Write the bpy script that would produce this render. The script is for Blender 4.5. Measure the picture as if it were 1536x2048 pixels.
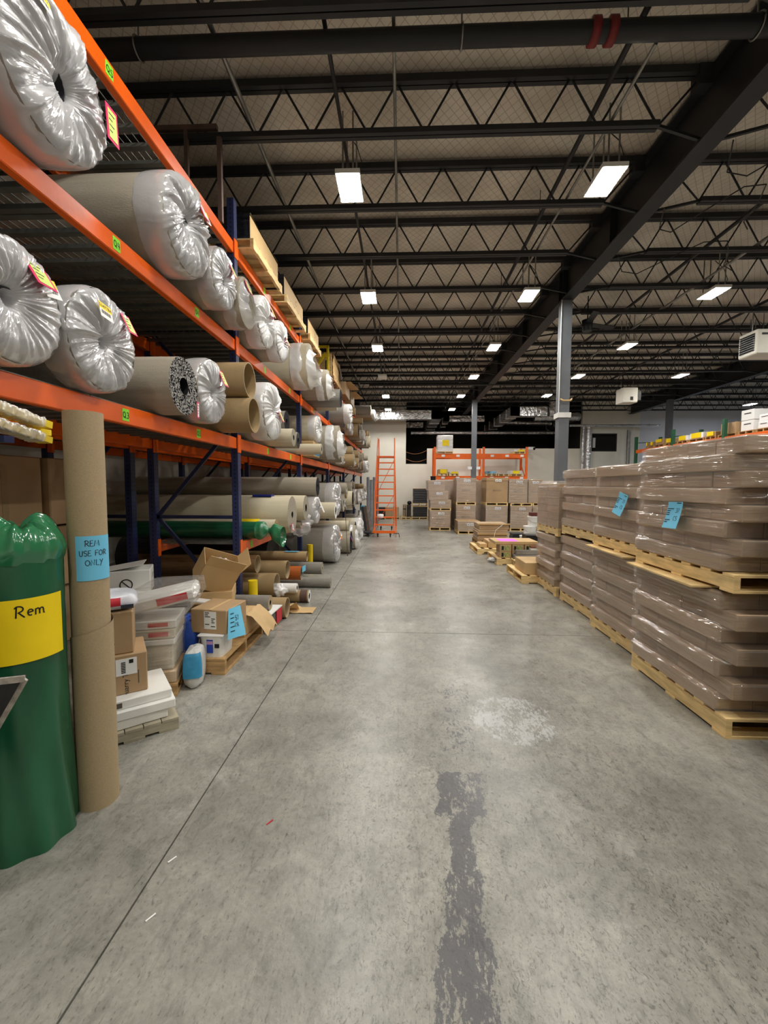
import bpy, math, random
from mathutils import Matrix, Vector, noise

for o in list(bpy.data.objects):
    bpy.data.objects.remove(o)
scene = bpy.context.scene
C = scene.collection
R = random.Random(7)

# ------------------------------------------------------------------ camera
F, CXP, CYP, CAMH = 850.0, 768.0, 1024.0, 1.65
YAW, PITCH, ROLL = math.radians(2.28), math.radians(3.64), math.radians(0.25)
CAMROT = (Matrix.Rotation(YAW, 3, 'Z') @ Matrix.Rotation(math.pi / 2 - PITCH, 3, 'X') @ Matrix.Rotation(ROLL, 3, 'Z'))
cd = bpy.data.cameras.new('camera')
cam = bpy.data.objects.new('camera', cd)
C.objects.link(cam)
cd.sensor_fit = 'VERTICAL'
cd.sensor_height = 36.0
cd.lens = 36.0 * F / 2048.0
cd.clip_start = 0.05
cd.clip_end = 200
cam.matrix_world = Matrix.Translation((0, 0, CAMH)) @ CAMROT.to_4x4()
scene.camera = cam

# ------------------------------------------------------------------ world and exposure
w = bpy.data.worlds.new('world')
scene.world = w
w.use_nodes = True
w.node_tree.nodes['Background'].inputs[0].default_value = (0.9, 0.95, 1.0, 1)
w.node_tree.nodes['Background'].inputs[1].default_value = 0.0
scene.view_settings.view_transform = 'Standard'
scene.view_settings.look = 'None'
scene.view_settings.gamma = 1.0
scene.view_settings.exposure = 1.22
scene.view_settings.use_curve_mapping = False
cy = scene.cycles
cy.max_bounces = 7; cy.diffuse_bounces = 5; cy.glossy_bounces = 3; cy.transmission_bounces = 3; cy.transparent_max_bounces = 12
cy.caustics_reflective = False; cy.caustics_refractive = False; cy.use_light_tree = False
LAMP_STRENGTH = 62.0

# pixel -> point on a known plane of the place
def ray(x, y):
    return CAMROT @ Vector(((x - CXP) / F, -(y - CYP) / F, -1.0))
def on_z(x, y, z=0.0):
    d = ray(x, y); t = (z - CAMH) / d.z
    return Vector((0, 0, CAMH)) + d * t
def on_x(x, y, X):
    d = ray(x, y); return Vector((0, 0, CAMH)) + d * (X / d.x)
def on_y(x, y, Y):
    d = ray(x, y); return Vector((0, 0, CAMH)) + d * (Y / d.y)
def span(x0, y0, x1, y1, Y):
    a = on_y(x0, y0, Y); b = on_y(x1, y1, Y)
    return min(a.x, b.x), max(a.x, b.x), min(a.z, b.z), max(a.z, b.z)

# ------------------------------------------------------------------ materials
MATS = {}
def nodes_of(name):
    m = bpy.data.materials.new(name); m.use_nodes = True
    nt = m.node_tree
    return m, nt, nt.nodes['Principled BSDF']
def lin(c):
    return tuple(((v / 255.0) / 12.92 if v <= 10.31 else (((v / 255.0) + 0.055) / 1.055) ** 2.4) for v in c)
def mat(name, rgb, rough=0.6, metal=0.0, var=0.12, scale=6.0, bump=0.0, bscale=60.0, spec=0.4, stretch=(1, 1, 1), coat=0.0, dark=None, detail=4, sharp=0.2, bdist=0.01):
    """rgb in 0-255 sRGB; noise variation in object space"""
    if name in MATS: return MATS[name]
    m, nt, b = nodes_of(name)
    col = lin(rgb)
    N = nt.nodes; L = nt.links
    b.inputs['Roughness'].default_value = rough
    b.inputs['Metallic'].default_value = metal
    b.inputs['Specular IOR Level'].default_value = spec
    b.inputs['Coat Weight'].default_value = coat
    b.inputs['Coat Roughness'].default_value = 0.15
    tc = N.new('ShaderNodeTexCoord'); mp = N.new('ShaderNodeMapping')
    mp.inputs['Scale'].default_value = stretch
    L.new(tc.outputs['Object'], mp.inputs[0])
    if var > 0:
        n = N.new('ShaderNodeTexNoise'); n.inputs['Scale'].default_value = scale; n.inputs['Detail'].default_value = detail
        L.new(mp.outputs[0], n.inputs['Vector'])
        r = N.new('ShaderNodeValToRGB')
        r.color_ramp.elements[0].position = 0.5 - sharp; r.color_ramp.elements[1].position = 0.5 + sharp
        d = dark or tuple(c * (1 - 2 * var) for c in col)
        r.color_ramp.elements[0].color = (*d, 1)
        r.color_ramp.elements[1].color = (*[min(1, c * (1 + var)) for c in col], 1)
        L.new(n.outputs[0], r.inputs[0]); L.new(r.outputs[0], b.inputs['Base Color'])
    else:
        b.inputs['Base Color'].default_value = (*col, 1)
    if bump > 0:
        n2 = N.new('ShaderNodeTexNoise'); n2.inputs['Scale'].default_value = bscale; n2.inputs['Detail'].default_value = 3
        L.new(mp.outputs[0], n2.inputs['Vector'])
        bp = N.new('ShaderNodeBump'); bp.inputs['Strength'].default_value = bump; bp.inputs['Distance'].default_value = bdist
        L.new(n2.outputs[0], bp.inputs['Height']); L.new(bp.outputs[0], b.inputs['Normal'])
    MATS[name] = m
    return m
def emit(name, rgb, strength):
    if name in MATS: return MATS[name]
    m, nt, b = nodes_of(name)
    b.inputs['Base Color'].default_value = (*rgb, 1)
    b.inputs['Emission Color'].default_value = (*rgb, 1)
    b.inputs['Emission Strength'].default_value = strength
    m.cycles.emission_sampling = 'FRONT'
    MATS[name] = m
    return m
def film(name, tint, clear=0.75, rough=0.12, bump=0.6, bscale=9.0, stretch=(1, 1, 5), white=0.25, fres=0.5, detail=5, bdist=0.02):
    """clear plastic film: part see-through, part glossy with crinkles, a little milky"""
    if name in MATS: return MATS[name]
    m, nt, b = nodes_of(name)
    N = nt.nodes; L = nt.links
    out = N['Material Output']
    b.inputs['Base Color'].default_value = (*lin(tint), 1)
    b.inputs['Roughness'].default_value = rough
    b.inputs['Specular IOR Level'].default_value = 0.9
    tr = N.new('ShaderNodeBsdfTransparent'); tr.inputs[0].default_value = (*[0.8 + 0.2 * c for c in lin(tint)], 1)
    gl = N.new('ShaderNodeBsdfGlossy'); gl.inputs['Roughness'].default_value = rough; gl.inputs[0].default_value = (0.95, 0.95, 0.95, 1)
    tc = N.new('ShaderNodeTexCoord'); mp = N.new('ShaderNodeMapping'); mp.inputs['Scale'].default_value = stretch
    mp.inputs['Rotation'].default_value = (0.12, 0.1, 0)
    L.new(tc.outputs['Object'], mp.inputs[0])
    n = N.new('ShaderNodeTexNoise'); n.inputs['Scale'].default_value = bscale; n.inputs['Detail'].default_value = detail; n.inputs['Distortion'].default_value = 0.6
    L.new(mp.outputs[0], n.inputs['Vector'])
    bp = N.new('ShaderNodeBump'); bp.inputs['Strength'].default_value = bump; bp.inputs['Distance'].default_value = bdist
    L.new(n.outputs[0], bp.inputs['Height'])
    L.new(bp.outputs[0], b.inputs['Normal']); L.new(bp.outputs[0], gl.inputs['Normal'])
    lw = N.new('ShaderNodeLayerWeight'); lw.inputs[0].default_value = 0.25
    L.new(bp.outputs[0], lw.inputs['Normal'])
    mx = N.new('ShaderNodeMixShader')                       # clear film: transparent + glossy by facing
    mf = N.new('ShaderNodeMath'); mf.operation = 'MULTIPLY_ADD'; mf.inputs[1].default_value = fres; mf.inputs[2].default_value = 1 - clear
    L.new(lw.outputs['Fresnel'], mf.inputs[0]); mf.use_clamp = True
    L.new(mf.outputs[0], mx.inputs[0]); L.new(tr.outputs[0], mx.inputs[1]); L.new(gl.outputs[0], mx.inputs[2])
    mx2 = N.new('ShaderNodeMixShader')
    mx2.inputs[0].default_value = white
    L.new(mx.outputs[0], mx2.inputs[1]); L.new(b.outputs[0], mx2.inputs[2])
    L.new(mx2.outputs[0], out.inputs[0])
    MATS[name] = m
    return m

def math_node(nt, op, a, b=None):
    n = nt.nodes.new('ShaderNodeMath'); n.operation = op
    for i, v in enumerate((a, b)):
        if v is None: continue
        if isinstance(v, (int, float)): n.inputs[i].default_value = v
        else: nt.links.new(v, n.inputs[i])
    return n.outputs[0]

def mat_concrete():
    m, nt, b = nodes_of('concrete')
    N = nt.nodes; L = nt.links
    tc = N.new('ShaderNodeTexCoord'); P = tc.outputs['Object']
    def nz(scale, detail=5, rough=0.55, stretch=None, dist=0.0):
        n = N.new('ShaderNodeTexNoise'); n.inputs['Scale'].default_value = scale; n.inputs['Detail'].default_value = detail
        n.inputs['Roughness'].default_value = rough; n.inputs['Distortion'].default_value = dist
        if stretch:
            mp = N.new('ShaderNodeMapping'); mp.inputs['Scale'].default_value = stretch; L.new(P, mp.inputs[0]); L.new(mp.outputs[0], n.inputs['Vector'])
        else: L.new(P, n.inputs['Vector'])
        return n.outputs[0]
    def ramp(src, p0, c0, p1, c1):
        r = N.new('ShaderNodeValToRGB'); e = r.color_ramp.elements
        e[0].position = p0; e[1].position = p1; e[0].color = (*c0, 1); e[1].color = (*c1, 1)
        L.new(src, r.inputs[0]); return r.outputs[0]
    def mix(fac, a, c, mode='MIX'):
        x = N.new('ShaderNodeMix'); x.data_type = 'RGBA'; x.blend_type = mode
        if isinstance(fac, float): x.inputs[0].default_value = fac
        else: L.new(fac, x.inputs[0])
        for i, v in ((6, a), (7, c)):
            if isinstance(v, tuple): x.inputs[i].default_value = (*v, 1)
            else: L.new(v, x.inputs[i])
        return x.outputs[2]
    big = ramp(nz(0.8, 6, 0.62), 0.3, lin((128, 126, 119)), 0.7, lin((182, 180, 171)))
    mid = ramp(nz(5.0, 7, 0.7, None, 0.8), 0.3, (0.62, 0.62, 0.62), 0.66, (1.08, 1.08, 1.07))
    c = mix(0.75, big, mid, 'MULTIPLY')
    fine = ramp(nz(42, 4, 0.7), 0.32, (0.7, 0.7, 0.7), 0.6, (1.05, 1.05, 1.05))
    c = mix(0.45, c, fine, 'MULTIPLY')
    speck = ramp(nz(90, 3, 0.6, (1, 0.45, 1)), 0.33, (0.42, 0.42, 0.42), 0.41, (1, 1, 1))
    c = mix(0.6, c, speck, 'MULTIPLY')
    mott = ramp(nz(13, 7, 0.75, (1.4, 0.7, 1), 0.9), 0.34, (0.5, 0.5, 0.5), 0.5, (1, 1, 1))
    c = mix(0.55, c, mott, 'MULTIPLY')
    wear = ramp(nz(22, 6, 0.7, (1.7, 0.5, 1), 1.4), 0.30, (0.3, 0.3, 0.31), 0.40, (1, 1, 1))
    c = mix(ramp(nz(1.1, 3, 0.5), 0.42, (0.1,) * 3, 0.62, (0.85,) * 3), c, mix(1.0, c, wear, 'MULTIPLY'))
    # scuffs along the aisle
    sc = ramp(nz(16, 5, 0.7, (1.6, 0.12, 1), 0.4), 0.28, (0.55, 0.55, 0.56), 0.42, (1, 1, 1))
    c = mix(0.5, c, sc, 'MULTIPLY')
    # short dark drag scratches
    sc2 = ramp(nz(30, 2, 0.5, (1.3, 0.22, 1), 1.2), 0.22, (0.35, 0.35, 0.36), 0.30, (1, 1, 1))
    c = mix(0.65, c, sc2, 'MULTIPLY')
    sx = N.new('ShaderNodeSeparateXYZ'); L.new(P, sx.inputs[0])
    X, Y = sx.outputs[0], sx.outputs[1]
    lowf = math_node(nt, 'MULTIPLY', math_node(nt, 'SUBTRACT', nz(2.3, 2, 0.5, (0.3, 1, 1)), 0.5), 0.12)
    edge = math_node(nt, 'MULTIPLY', math_node(nt, 'SUBTRACT', nz(16, 7, 0.8, (1, 0.6, 1)), 0.5), 0.17)
    grain = math_node(nt, 'ADD', math_node(nt, 'MULTIPLY', nz(60, 5, 0.75, (1, 0.4, 1)), 0.6), math_node(nt, 'MULTIPLY', nz(9, 4, 0.6, (1, 0.7, 1)), 0.4))
    mid_x = math_node(nt, 'SUBTRACT', X, math_node(nt, 'ADD', math_node(nt, 'MULTIPLY', Y, 0.113), 0.08))
    # the lane worn smoother by traffic, with denser dark pitting
    lane_l = math_node(nt, 'ADD', X, math_node(nt, 'ADD', math_node(nt, 'MULTIPLY', Y, 0.138), 0.097))
    lr = N.new('ShaderNodeValToRGB'); le = lr.color_ramp.elements; le[0].position = 0.0; le[1].position = 0.09; le[0].color = (0, 0, 0, 1); le[1].color = (1, 1, 1, 1)
    L.new(math_node(nt, 'ADD', lane_l, math_node(nt, 'MULTIPLY', edge, 0.4)), lr.inputs[0])
    rr_ = N.new('ShaderNodeValToRGB'); re = rr_.color_ramp.elements; re[0].position = 0.75; re[1].position = 1.0; re[0].color = (1, 1, 1, 1); re[1].color = (0.25, 0.25, 0.25, 1)
    L.new(math_node(nt, 'ADD', math_node(nt, 'MULTIPLY', X, 0.6), math_node(nt, 'MULTIPLY', lowf, 1.5)), rr_.inputs[0])
    yr = N.new('ShaderNodeValToRGB'); ye = yr.color_ramp.elements; ye[0].position = 0.25; ye[1].position = 0.5; ye[0].color = (1, 1, 1, 1); ye[1].color = (0.0, 0.0, 0.0, 1)
    L.new(math_node(nt, 'MULTIPLY', Y, 0.1), yr.inputs[0])
    lane = math_node(nt, 'MULTIPLY', math_node(nt, 'MULTIPLY', lr.outputs[0], rr_.outputs[0]), yr.outputs[0])
    pit = ramp(nz(38, 6, 0.72, (1.2, 0.8, 1), 1.6), 0.36, (0.36, 0.36, 0.37), 0.46, (1, 1, 1))
    c = mix(math_node(nt, 'MULTIPLY', lane, 0.85), c, mix(1.0, c, pit, 'MULTIPLY'))
    def strip(half, y0, y1, keep):
        d = math_node(nt, 'ABSOLUTE', mid_x)
        a = math_node(nt, 'LESS_THAN', math_node(nt, 'ADD', d, edge), half)
        yy = math_node(nt, 'ADD', Y, math_node(nt, 'MULTIPLY', edge, 1.2))
        a = math_node(nt, 'MULTIPLY', a, math_node(nt, 'GREATER_THAN', yy, y0))
        a = math_node(nt, 'MULTIPLY', a, math_node(nt, 'LESS_THAN', yy, y1))
        return math_node(nt, 'MULTIPLY', a, math_node(nt, 'GREATER_THAN', grain, keep))
    s = strip(0.10, 0.5, 1.47, 0.455)
    for hw, ya, yb, kp in ((0.075, 1.45, 1.74, 0.46), (0.055, 1.70, 2.06, 0.44), (0.125, 2.03, 2.36, 0.46), (0.10, 2.55, 3.5, 0.535)):
        s = math_node(nt, 'MAXIMUM', s, strip(hw, ya, yb, kp))
    c = mix(math_node(nt, 'MULTIPLY', s, 0.82), c, lin((82, 82, 88)))
    # pale speckled patch with a ragged edge
    pd2 = math_node(nt, 'ADD', math_node(nt, 'POWER', math_node(nt, 'MULTIPLY', math_node(nt, 'SUBTRACT', X, 0.8), 2.6), 2.0), math_node(nt, 'POWER', math_node(nt, 'MULTIPLY', math_node(nt, 'SUBTRACT', Y, 2.95), 2.4), 2.0))
    pk = math_node(nt, 'MULTIPLY', math_node(nt, 'LESS_THAN', math_node(nt, 'ADD', pd2, math_node(nt, 'MULTIPLY', edge, 6.0)), 0.55), math_node(nt, 'GREATER_THAN', grain, 0.5))
    c = mix(math_node(nt, 'MULTIPLY', pk, 0.45), c, lin((208, 210, 214)))
    # tyre arc and a small rectangular mark
    q = math_node(nt, 'MULTIPLY', math_node(nt, 'LESS_THAN', math_node(nt, 'ABSOLUTE', math_node(nt, 'SUBTRACT', X, 0.82)), 0.085),
                  math_node(nt, 'LESS_THAN', math_node(nt, 'ABSOLUTE', math_node(nt, 'SUBTRACT', Y, 3.69)), 0.15))
    c = mix(math_node(nt, 'MULTIPLY', q, 0.22), c, lin((105, 103, 100)))
    # pale chalky patches
    pale = ramp(nz(1.6, 6, 0.7, None, 0.4), 0.60, (0, 0, 0), 0.74, (0.5, 0.5, 0.5))
    c = mix(pale, c, lin((196, 195, 190)))
    L.new(c, b.inputs['Base Color'])
    rg = ramp(nz(2.2, 6, 0.7), 0.3, (0.22,) * 3, 0.7, (0.44,) * 3)
    rgl = mix(math_node(nt, 'MULTIPLY', lane, 0.5), rg, (0.24, 0.24, 0.24))
    L.new(rgl, b.inputs['Roughness'])
    b.inputs['Specular IOR Level'].default_value = 0.5
    bp = N.new('ShaderNodeBump'); bp.inputs['Strength'].default_value = 0.22; bp.inputs['Distance'].default_value = 0.006
    L.new(nz(34, 5, 0.7), bp.inputs['Height']); L.new(bp.outputs[0], b.inputs['Normal'])
    return m

def mat_ceiling():
    m, nt, b = nodes_of('ceiling_insulation')
    N = nt.nodes; L = nt.links
    tc = N.new('ShaderNodeTexCoord'); s = N.new('ShaderNodeSeparateXYZ'); L.new(tc.outputs['Object'], s.inputs[0])
    X, Y = s.outputs[0], s.outputs[1]
    def line(v):
        f = math_node(nt, 'FRACT', math_node(nt, 'MULTIPLY', v, 8.5))
        return math_node(nt, 'LESS_THAN', f, 0.10)
    g = math_node(nt, 'MAXIMUM', line(math_node(nt, 'ADD', X, math_node(nt, 'MULTIPLY', Y, 0.8))), line(math_node(nt, 'SUBTRACT', math_node(nt, 'ADD', X, 200.0), math_node(nt, 'MULTIPLY', Y, 0.8))))
    n = N.new('ShaderNodeTexNoise'); n.inputs['Scale'].default_value = 1.4; n.inputs['Detail'].default_value = 4
    L.new(tc.outputs['Object'], n.inputs['Vector'])
    r = N.new('ShaderNodeValToRGB'); r.color_ramp.elements[0].color = (*lin((196, 188, 174)), 1); r.color_ramp.elements[1].color = (*lin((232, 225, 212)), 1)
    r.color_ramp.elements[0].position = 0.3; r.color_ramp.elements[1].position = 0.7
    L.new(n.outputs[0], r.inputs[0])
    x = N.new('ShaderNodeMix'); x.data_type = 'RGBA'; L.new(math_node(nt, 'MULTIPLY', g, 0.45), x.inputs[0]); L.new(r.outputs[0], x.inputs[6]); x.inputs[7].default_value = (*lin((120, 112, 100)), 1)
    L.new(x.outputs[2], b.inputs['Base Color'])
    b.inputs['Roughness'].default_value = 0.42; b.inputs['Specular IOR Level'].default_value = 0.4
    bp = N.new('ShaderNodeBump'); bp.inputs['Strength'].default_value = 0.35; bp.inputs['Distance'].default_value = 0.05
    n2 = N.new('ShaderNodeTexNoise'); n2.inputs['Scale'].default_value = 2.5; L.new(tc.outputs['Object'], n2.inputs['Vector'])
    L.new(n2.outputs[0], bp.inputs['Height']); L.new(bp.outputs[0], b.inputs['Normal'])
    return m

def mat_slotted(name, rgb):
    """painted post steel with the dark row of slots punched down its faces"""
    m, nt, b = nodes_of(name)
    N = nt.nodes; L = nt.links
    tc = N.new('ShaderNodeTexCoord'); s = N.new('ShaderNodeSeparateXYZ'); L.new(tc.outputs['Object'], s.inputs[0])
    f = math_node(nt, 'ABSOLUTE', math_node(nt, 'SUBTRACT', math_node(nt, 'FRACT', math_node(nt, 'MULTIPLY', s.outputs[2], 20.0)), 0.5))
    a = math_node(nt, 'LESS_THAN', f, 0.22)
    def near(v, c, w): return math_node(nt, 'LESS_THAN', math_node(nt, 'ABSOLUTE', math_node(nt, 'SUBTRACT', math_node(nt, 'ABSOLUTE', v), c)), w)
    k = math_node(nt, 'MULTIPLY', a, math_node(nt, 'MAXIMUM', near(s.outputs[1], 0.024, 0.008), near(s.outputs[0], 0.0, 0.009)))
    x = N.new('ShaderNodeMix'); x.data_type = 'RGBA'; L.new(k, x.inputs[0]); x.inputs[6].default_value = (*lin(rgb), 1); x.inputs[7].default_value = (0.004, 0.004, 0.006, 1)
    L.new(x.outputs[2], b.inputs['Base Color']); b.inputs['Roughness'].default_value = 0.42
    MATS[name] = m
    return m

M_ORANGE = mat('orange_paint', (238, 98, 8), 0.32, 0, 0.05, 3, 0.06, 30, 0.4)
M_ORANGE2 = mat('red_orange_paint', (244, 110, 36), 0.4, 0, 0.05, 3, spec=0.3)
M_BLUE = mat_slotted('blue_post_paint', (38, 48, 92))
M_BLUEP = mat('blue_paint', (32, 40, 76), 0.45, 0, 0.08)
M_STEEL = mat('dark_steel', (38, 39, 42), 0.5, 0.1, 0.1, 3)
M_COL = mat('grey_column_paint', (104, 108, 114), 0.5, 0, 0.06, 3)
M_GALV = mat('galvanised', (150, 150, 146), 0.42, 0.7, 0.12, 8)
M_DECK = mat('deck_steel', (120, 122, 118), 0.45, 0.6, 0.12, 8)
M_BLACK = mat('black_plastic', (20, 20, 22), 0.4, 0, 0.1)
M_WALL = mat('painted_wall', (242, 238, 226), 0.75, 0, 0.03, 1.2)
M_WALLB = mat('white_wall', (226, 228, 236), 0.75, 0, 0.02, 1.0)
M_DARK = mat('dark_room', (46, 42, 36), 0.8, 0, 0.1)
M_FOIL = mat('foil', (222, 223, 226), 0.22, 0.85, 0.1, 5, 1.0, 7, 0.5, bdist=0.06)
M_WOOD = mat('pine', (234, 204, 146), 0.65, 0, 0.16, 5, 0.15, 40, 0.3, (1, 1, 6))
M_WOOD2 = mat('weathered_pine', (188, 152, 104), 0.7, 0, 0.2, 5, 0.15, 40, 0.3, (1, 1, 6))
M_KRAFT = mat('kraft_carton', (178, 148, 112), 0.62, 0, 0.06, 2.5, 0.05, 80, 0.3)
M_KRAFT2 = mat('grey_kraft_carton', (186, 160, 130), 0.55, 0, 0.07, 2.0, 0.05, 60, 0.4)
M_KRAFT3 = mat('pale_kraft_carton', (204, 172, 124), 0.62, 0, 0.06, 2.5, 0.05, 60, 0.3)
M_TUBE = mat('tube_board', (172, 152, 120), 0.6, 0, 0.07, 140, 0.12, 220, 0.3, (1, 1, 2))
M_TUBE2 = mat('tube_board_brown', (166, 142, 104), 0.6, 0, 0.08, 90, 0.1, 120, 0.3)
M_WHITE = mat('white_card', (232, 232, 228), 0.55, 0, 0.03, 3)
M_PAPER = mat('paper_white', (240, 240, 240), 0.6, 0, 0)
M_LIME = mat('lime_sticker', (140, 226, 52), 0.5, 0, 0)
M_LIMEL = mat('pale_lime_label', (206, 226, 120), 0.5, 0, 0)
M_PINK = mat('hot_pink', (226, 40, 104), 0.5, 0, 0)
M_NEONPINK = mat('neon_pink_paper', (255, 118, 236), 0.6, 0, 0)
M_YEL = mat('yellow_paper', (250, 218, 16), 0.55, 0, 0.04, 4)
M_YELP = mat('yellow_paint', (236, 206, 24), 0.4, 0, 0.05, 4)
M_CYAN = mat('blue_paper', (112, 196, 232), 0.55, 0, 0.03, 4)
M_INK = mat('ink', (22, 22, 24), 0.6, 0, 0)
M_INKG = mat('grey_ink', (92, 84, 76), 0.6, 0, 0)
M_RED = mat('red_print', (196, 40, 56), 0.5, 0, 0)
M_BLUEPR = mat('blue_print', (40, 74, 176), 0.45, 0, 0)
M_BACK = mat('carpet_backing', (176, 168, 152), 0.9, 0, 0.07, 4, 0.5, 150, 0.1)
M_BACKG = mat('grey_carpet_backing', (150, 146, 138), 0.9, 0, 0.08, 4, 0.5, 150, 0.1)
M_CREAM = mat('cream_carpet_backing', (212, 203, 178), 0.9, 0, 0.05, 4, 0.4, 150, 0.1)
M_PILE = mat('dark_pile', (70, 70, 74), 0.95, 0, 0.5, 90, 0.9, 160, 0.05)
M_PILEL = mat('pale_pile', (200, 192, 174), 0.95, 0, 0.2, 60, 0.9, 160, 0.05)
M_WRAPGREY = mat('wrapped_grey', (132, 128, 122), 0.3, 0, 0.15, 6, 0.4, 14, 0.6)
M_FILM = film('stretch_film', (250, 246, 244), 0.84, 0.12, 1.0, 3.6, (0.38, 0.38, 6.5), 0.08, 0.2, 4, 0.03)
M_BAG = film('clear_bag', (236, 236, 238), 0.87, 0.16, 0.35, 3.5, (1, 1, 1), 0.38, 0.3, 4)
M_BAGW = film('milky_bag', (240, 240, 240), 0.85, 0.25, 0.3, 2.6, (1, 1, 1), 0.75, 0.3, 4)
M_GREENF = mat('green_film', (30, 92, 62), 0.25, 0, 0.2, 5, 0.35, 10, 0.6, (1, 1, 0.35))
M_GREENB = film('green_bag', (46, 124, 82), 0.8, 0.16, 0.4, 9.0, (1, 1, 1), 0.9, 0.3, 3)

# ------------------------------------------------------------------ mesh helpers
class MB:
    def __init__(s): s.v = []; s.f = []; s.m = []; s.s = []
    def add(s, vs, fs, mi=0, smooth=False):
        o = len(s.v); s.v += [tuple(v) for v in vs]
        for f in fs: s.f.append([i + o for i in f]); s.m.append(mi); s.s.append(smooth)
        return s
    def box(s, x0, x1, y0, y1, z0, z1, mi=0):
        return s.add([(x0, y0, z0), (x1, y0, z0), (x1, y1, z0), (x0, y1, z0), (x0, y0, z1), (x1, y0, z1), (x1, y1, z1), (x0, y1, z1)],
                     [(0, 3, 2, 1), (4, 5, 6, 7), (0, 1, 5, 4), (1, 2, 6, 5), (2, 3, 7, 6), (3, 0, 4, 7)], mi)
    def cbox(s, x0, x1, y0, y1, z0, z1, c=0.006, mi=0):
        """box with chamfered edges"""
        vs = []; idx = {}
        X = (x0, x1); Y = (y0, y1); Z = (z0, z1)
        for i in (0, 1):
            for j in (0, 1):
                for k in (0, 1):
                    px, py, pz = X[i], Y[j], Z[k]
                    dx, dy, dz = (c if i == 0 else -c), (c if j == 0 else -c), (c if k == 0 else -c)
                    for a, p in enumerate(((px, py + dy, pz + dz), (px + dx, py, pz + dz), (px + dx, py + dy, pz))):
                        idx[(i, j, k, a)] = len(vs); vs.append(p)
        fs = []
        for a in range(3):
            for e in (0, 1):
                b, d = [(1, 2), (2, 0), (0, 1)][a]
                q = []
                for (u, v) in ((0, 0), (1, 0), (1, 1), (0, 1)):
                    t = [0, 0, 0]; t[a] = e; t[b] = u; t[d] = v
                    q.append(idx[(t[0], t[1], t[2], a)])
                fs.append(q if e else q[::-1])
        for a in range(3):
            b, d = [(1, 2), (2, 0), (0, 1)][a]
            for u in (0, 1):
                for v in (0, 1):
                    q = []
                    for e, ax in ((0, b), (1, b), (1, d), (0, d)):
                        t = [0, 0, 0]; t[a] = e; t[b] = u; t[d] = v
                        q.append(idx[(t[0], t[1], t[2], ax)])
                    fs.append(q if (u ^ v) else q[::-1])
        for i in (0, 1):
            for j in (0, 1):
                for k in (0, 1):
                    q = [idx[(i, j, k, 0)], idx[(i, j, k, 1)], idx[(i, j, k, 2)]]
                    fs.append(q if (i + j + k) % 2 else q[::-1])
        return s.add(vs, fs, mi)
    def bar(s, p0, p1, w, h, up=(0, 0, 1), mi=0):
        """rectangular bar between two points, w across, h along up"""
        p0 = Vector(p0); p1 = Vector(p1); d = (p1 - p0).normalized(); u = Vector(up)
        a = d.cross(u)
        if a.length < 1e-4: a = d.cross(Vector((1, 0, 0)))
        a.normalize(); b = a.cross(d).normalized()
        a *= w / 2; b *= h / 2
        vs = [p0 - a - b, p0 + a - b, p0 + a + b, p0 - a + b, p1 - a - b, p1 + a - b, p1 + a + b, p1 - a + b]
        return s.add(vs, [(0, 1, 2, 3), (7, 6, 5, 4), (4, 5, 1, 0), (5, 6, 2, 1), (6, 7, 3, 2), (7, 4, 0, 3)], mi)
    def tube(s, pts, r, n=8, mi=0, cap=True, smooth=True):
        pts = [Vector(p) for p in pts]; rings = []
        for i, p in enumerate(pts):
            d = (pts[min(i + 1, len(pts) - 1)] - pts[max(i - 1, 0)]).normalized()
            a = d.cross(Vector((0, 0, 1)))
            if a.length < 1e-3: a = d.cross(Vector((0, 1, 0)))
            a.normalize(); b = d.cross(a)
            rr = r[i] if isinstance(r, (list, tuple)) else r
            rings.append([p + a * (rr * math.cos(2 * math.pi * k / n)) + b * (rr * math.sin(2 * math.pi * k / n)) for k in range(n)])
        vs = [v for g in rings for v in g]; fs = []
        for i in range(len(pts) - 1):
            for k in range(n):
                fs.append((i * n + k, i * n + (k + 1) % n, (i + 1) * n + (k + 1) % n, (i + 1) * n + k))
        s.add(vs, fs, mi, smooth)
        if cap:
            s.add(rings[0], [tuple(range(n))[::-1]], mi); s.add(rings[-1], [tuple(range(n))], mi)
        return s
    def lathe(s, prof, n=32, mi=0, fn=None, smooth=True):
        """profile of (x along axis, radius); axis = local X"""
        vs = []; fs = []
        for i, (x, r) in enumerate(prof):
            for k in range(n):
                t = 2 * math.pi * k / n
                xx, rr = (x, r) if fn is None else fn(i, x, r, t)
                vs.append((xx, rr * math.cos(t), rr * math.sin(t)))
        for i in range(len(prof) - 1):
            for k in range(n):
                fs.append((i * n + k, (i + 1) * n + k, (i + 1) * n + (k + 1) % n, i * n + (k + 1) % n))
        return s.add(vs, fs, mi, smooth)
    def grid(s, nu, nv, fn, mi=0, closeu=False, smooth=True):
        vs = [fn(i / (nu if closeu else nu - 1), j / (nv - 1)) for j in range(nv) for i in range(nu)]
        fs = []
        for j in range(nv - 1):
            for i in range(nu if closeu else nu - 1):
                fs.append((j * nu + i, j * nu + (i + 1) % nu, (j + 1) * nu + (i + 1) % nu, (j + 1) * nu + i))
        return s.add(vs, fs, mi, smooth)
    def mesh(s, name, mats):
        me = bpy.data.meshes.new(name)
        me.from_pydata(s.v, [], s.f)
        for m in (mats if isinstance(mats, (list, tuple)) else [mats]): me.materials.append(m)
        me.polygons.foreach_set('material_index', s.m)
        me.polygons.foreach_set('use_smooth', s.s)
        me.update()
        return me

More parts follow.
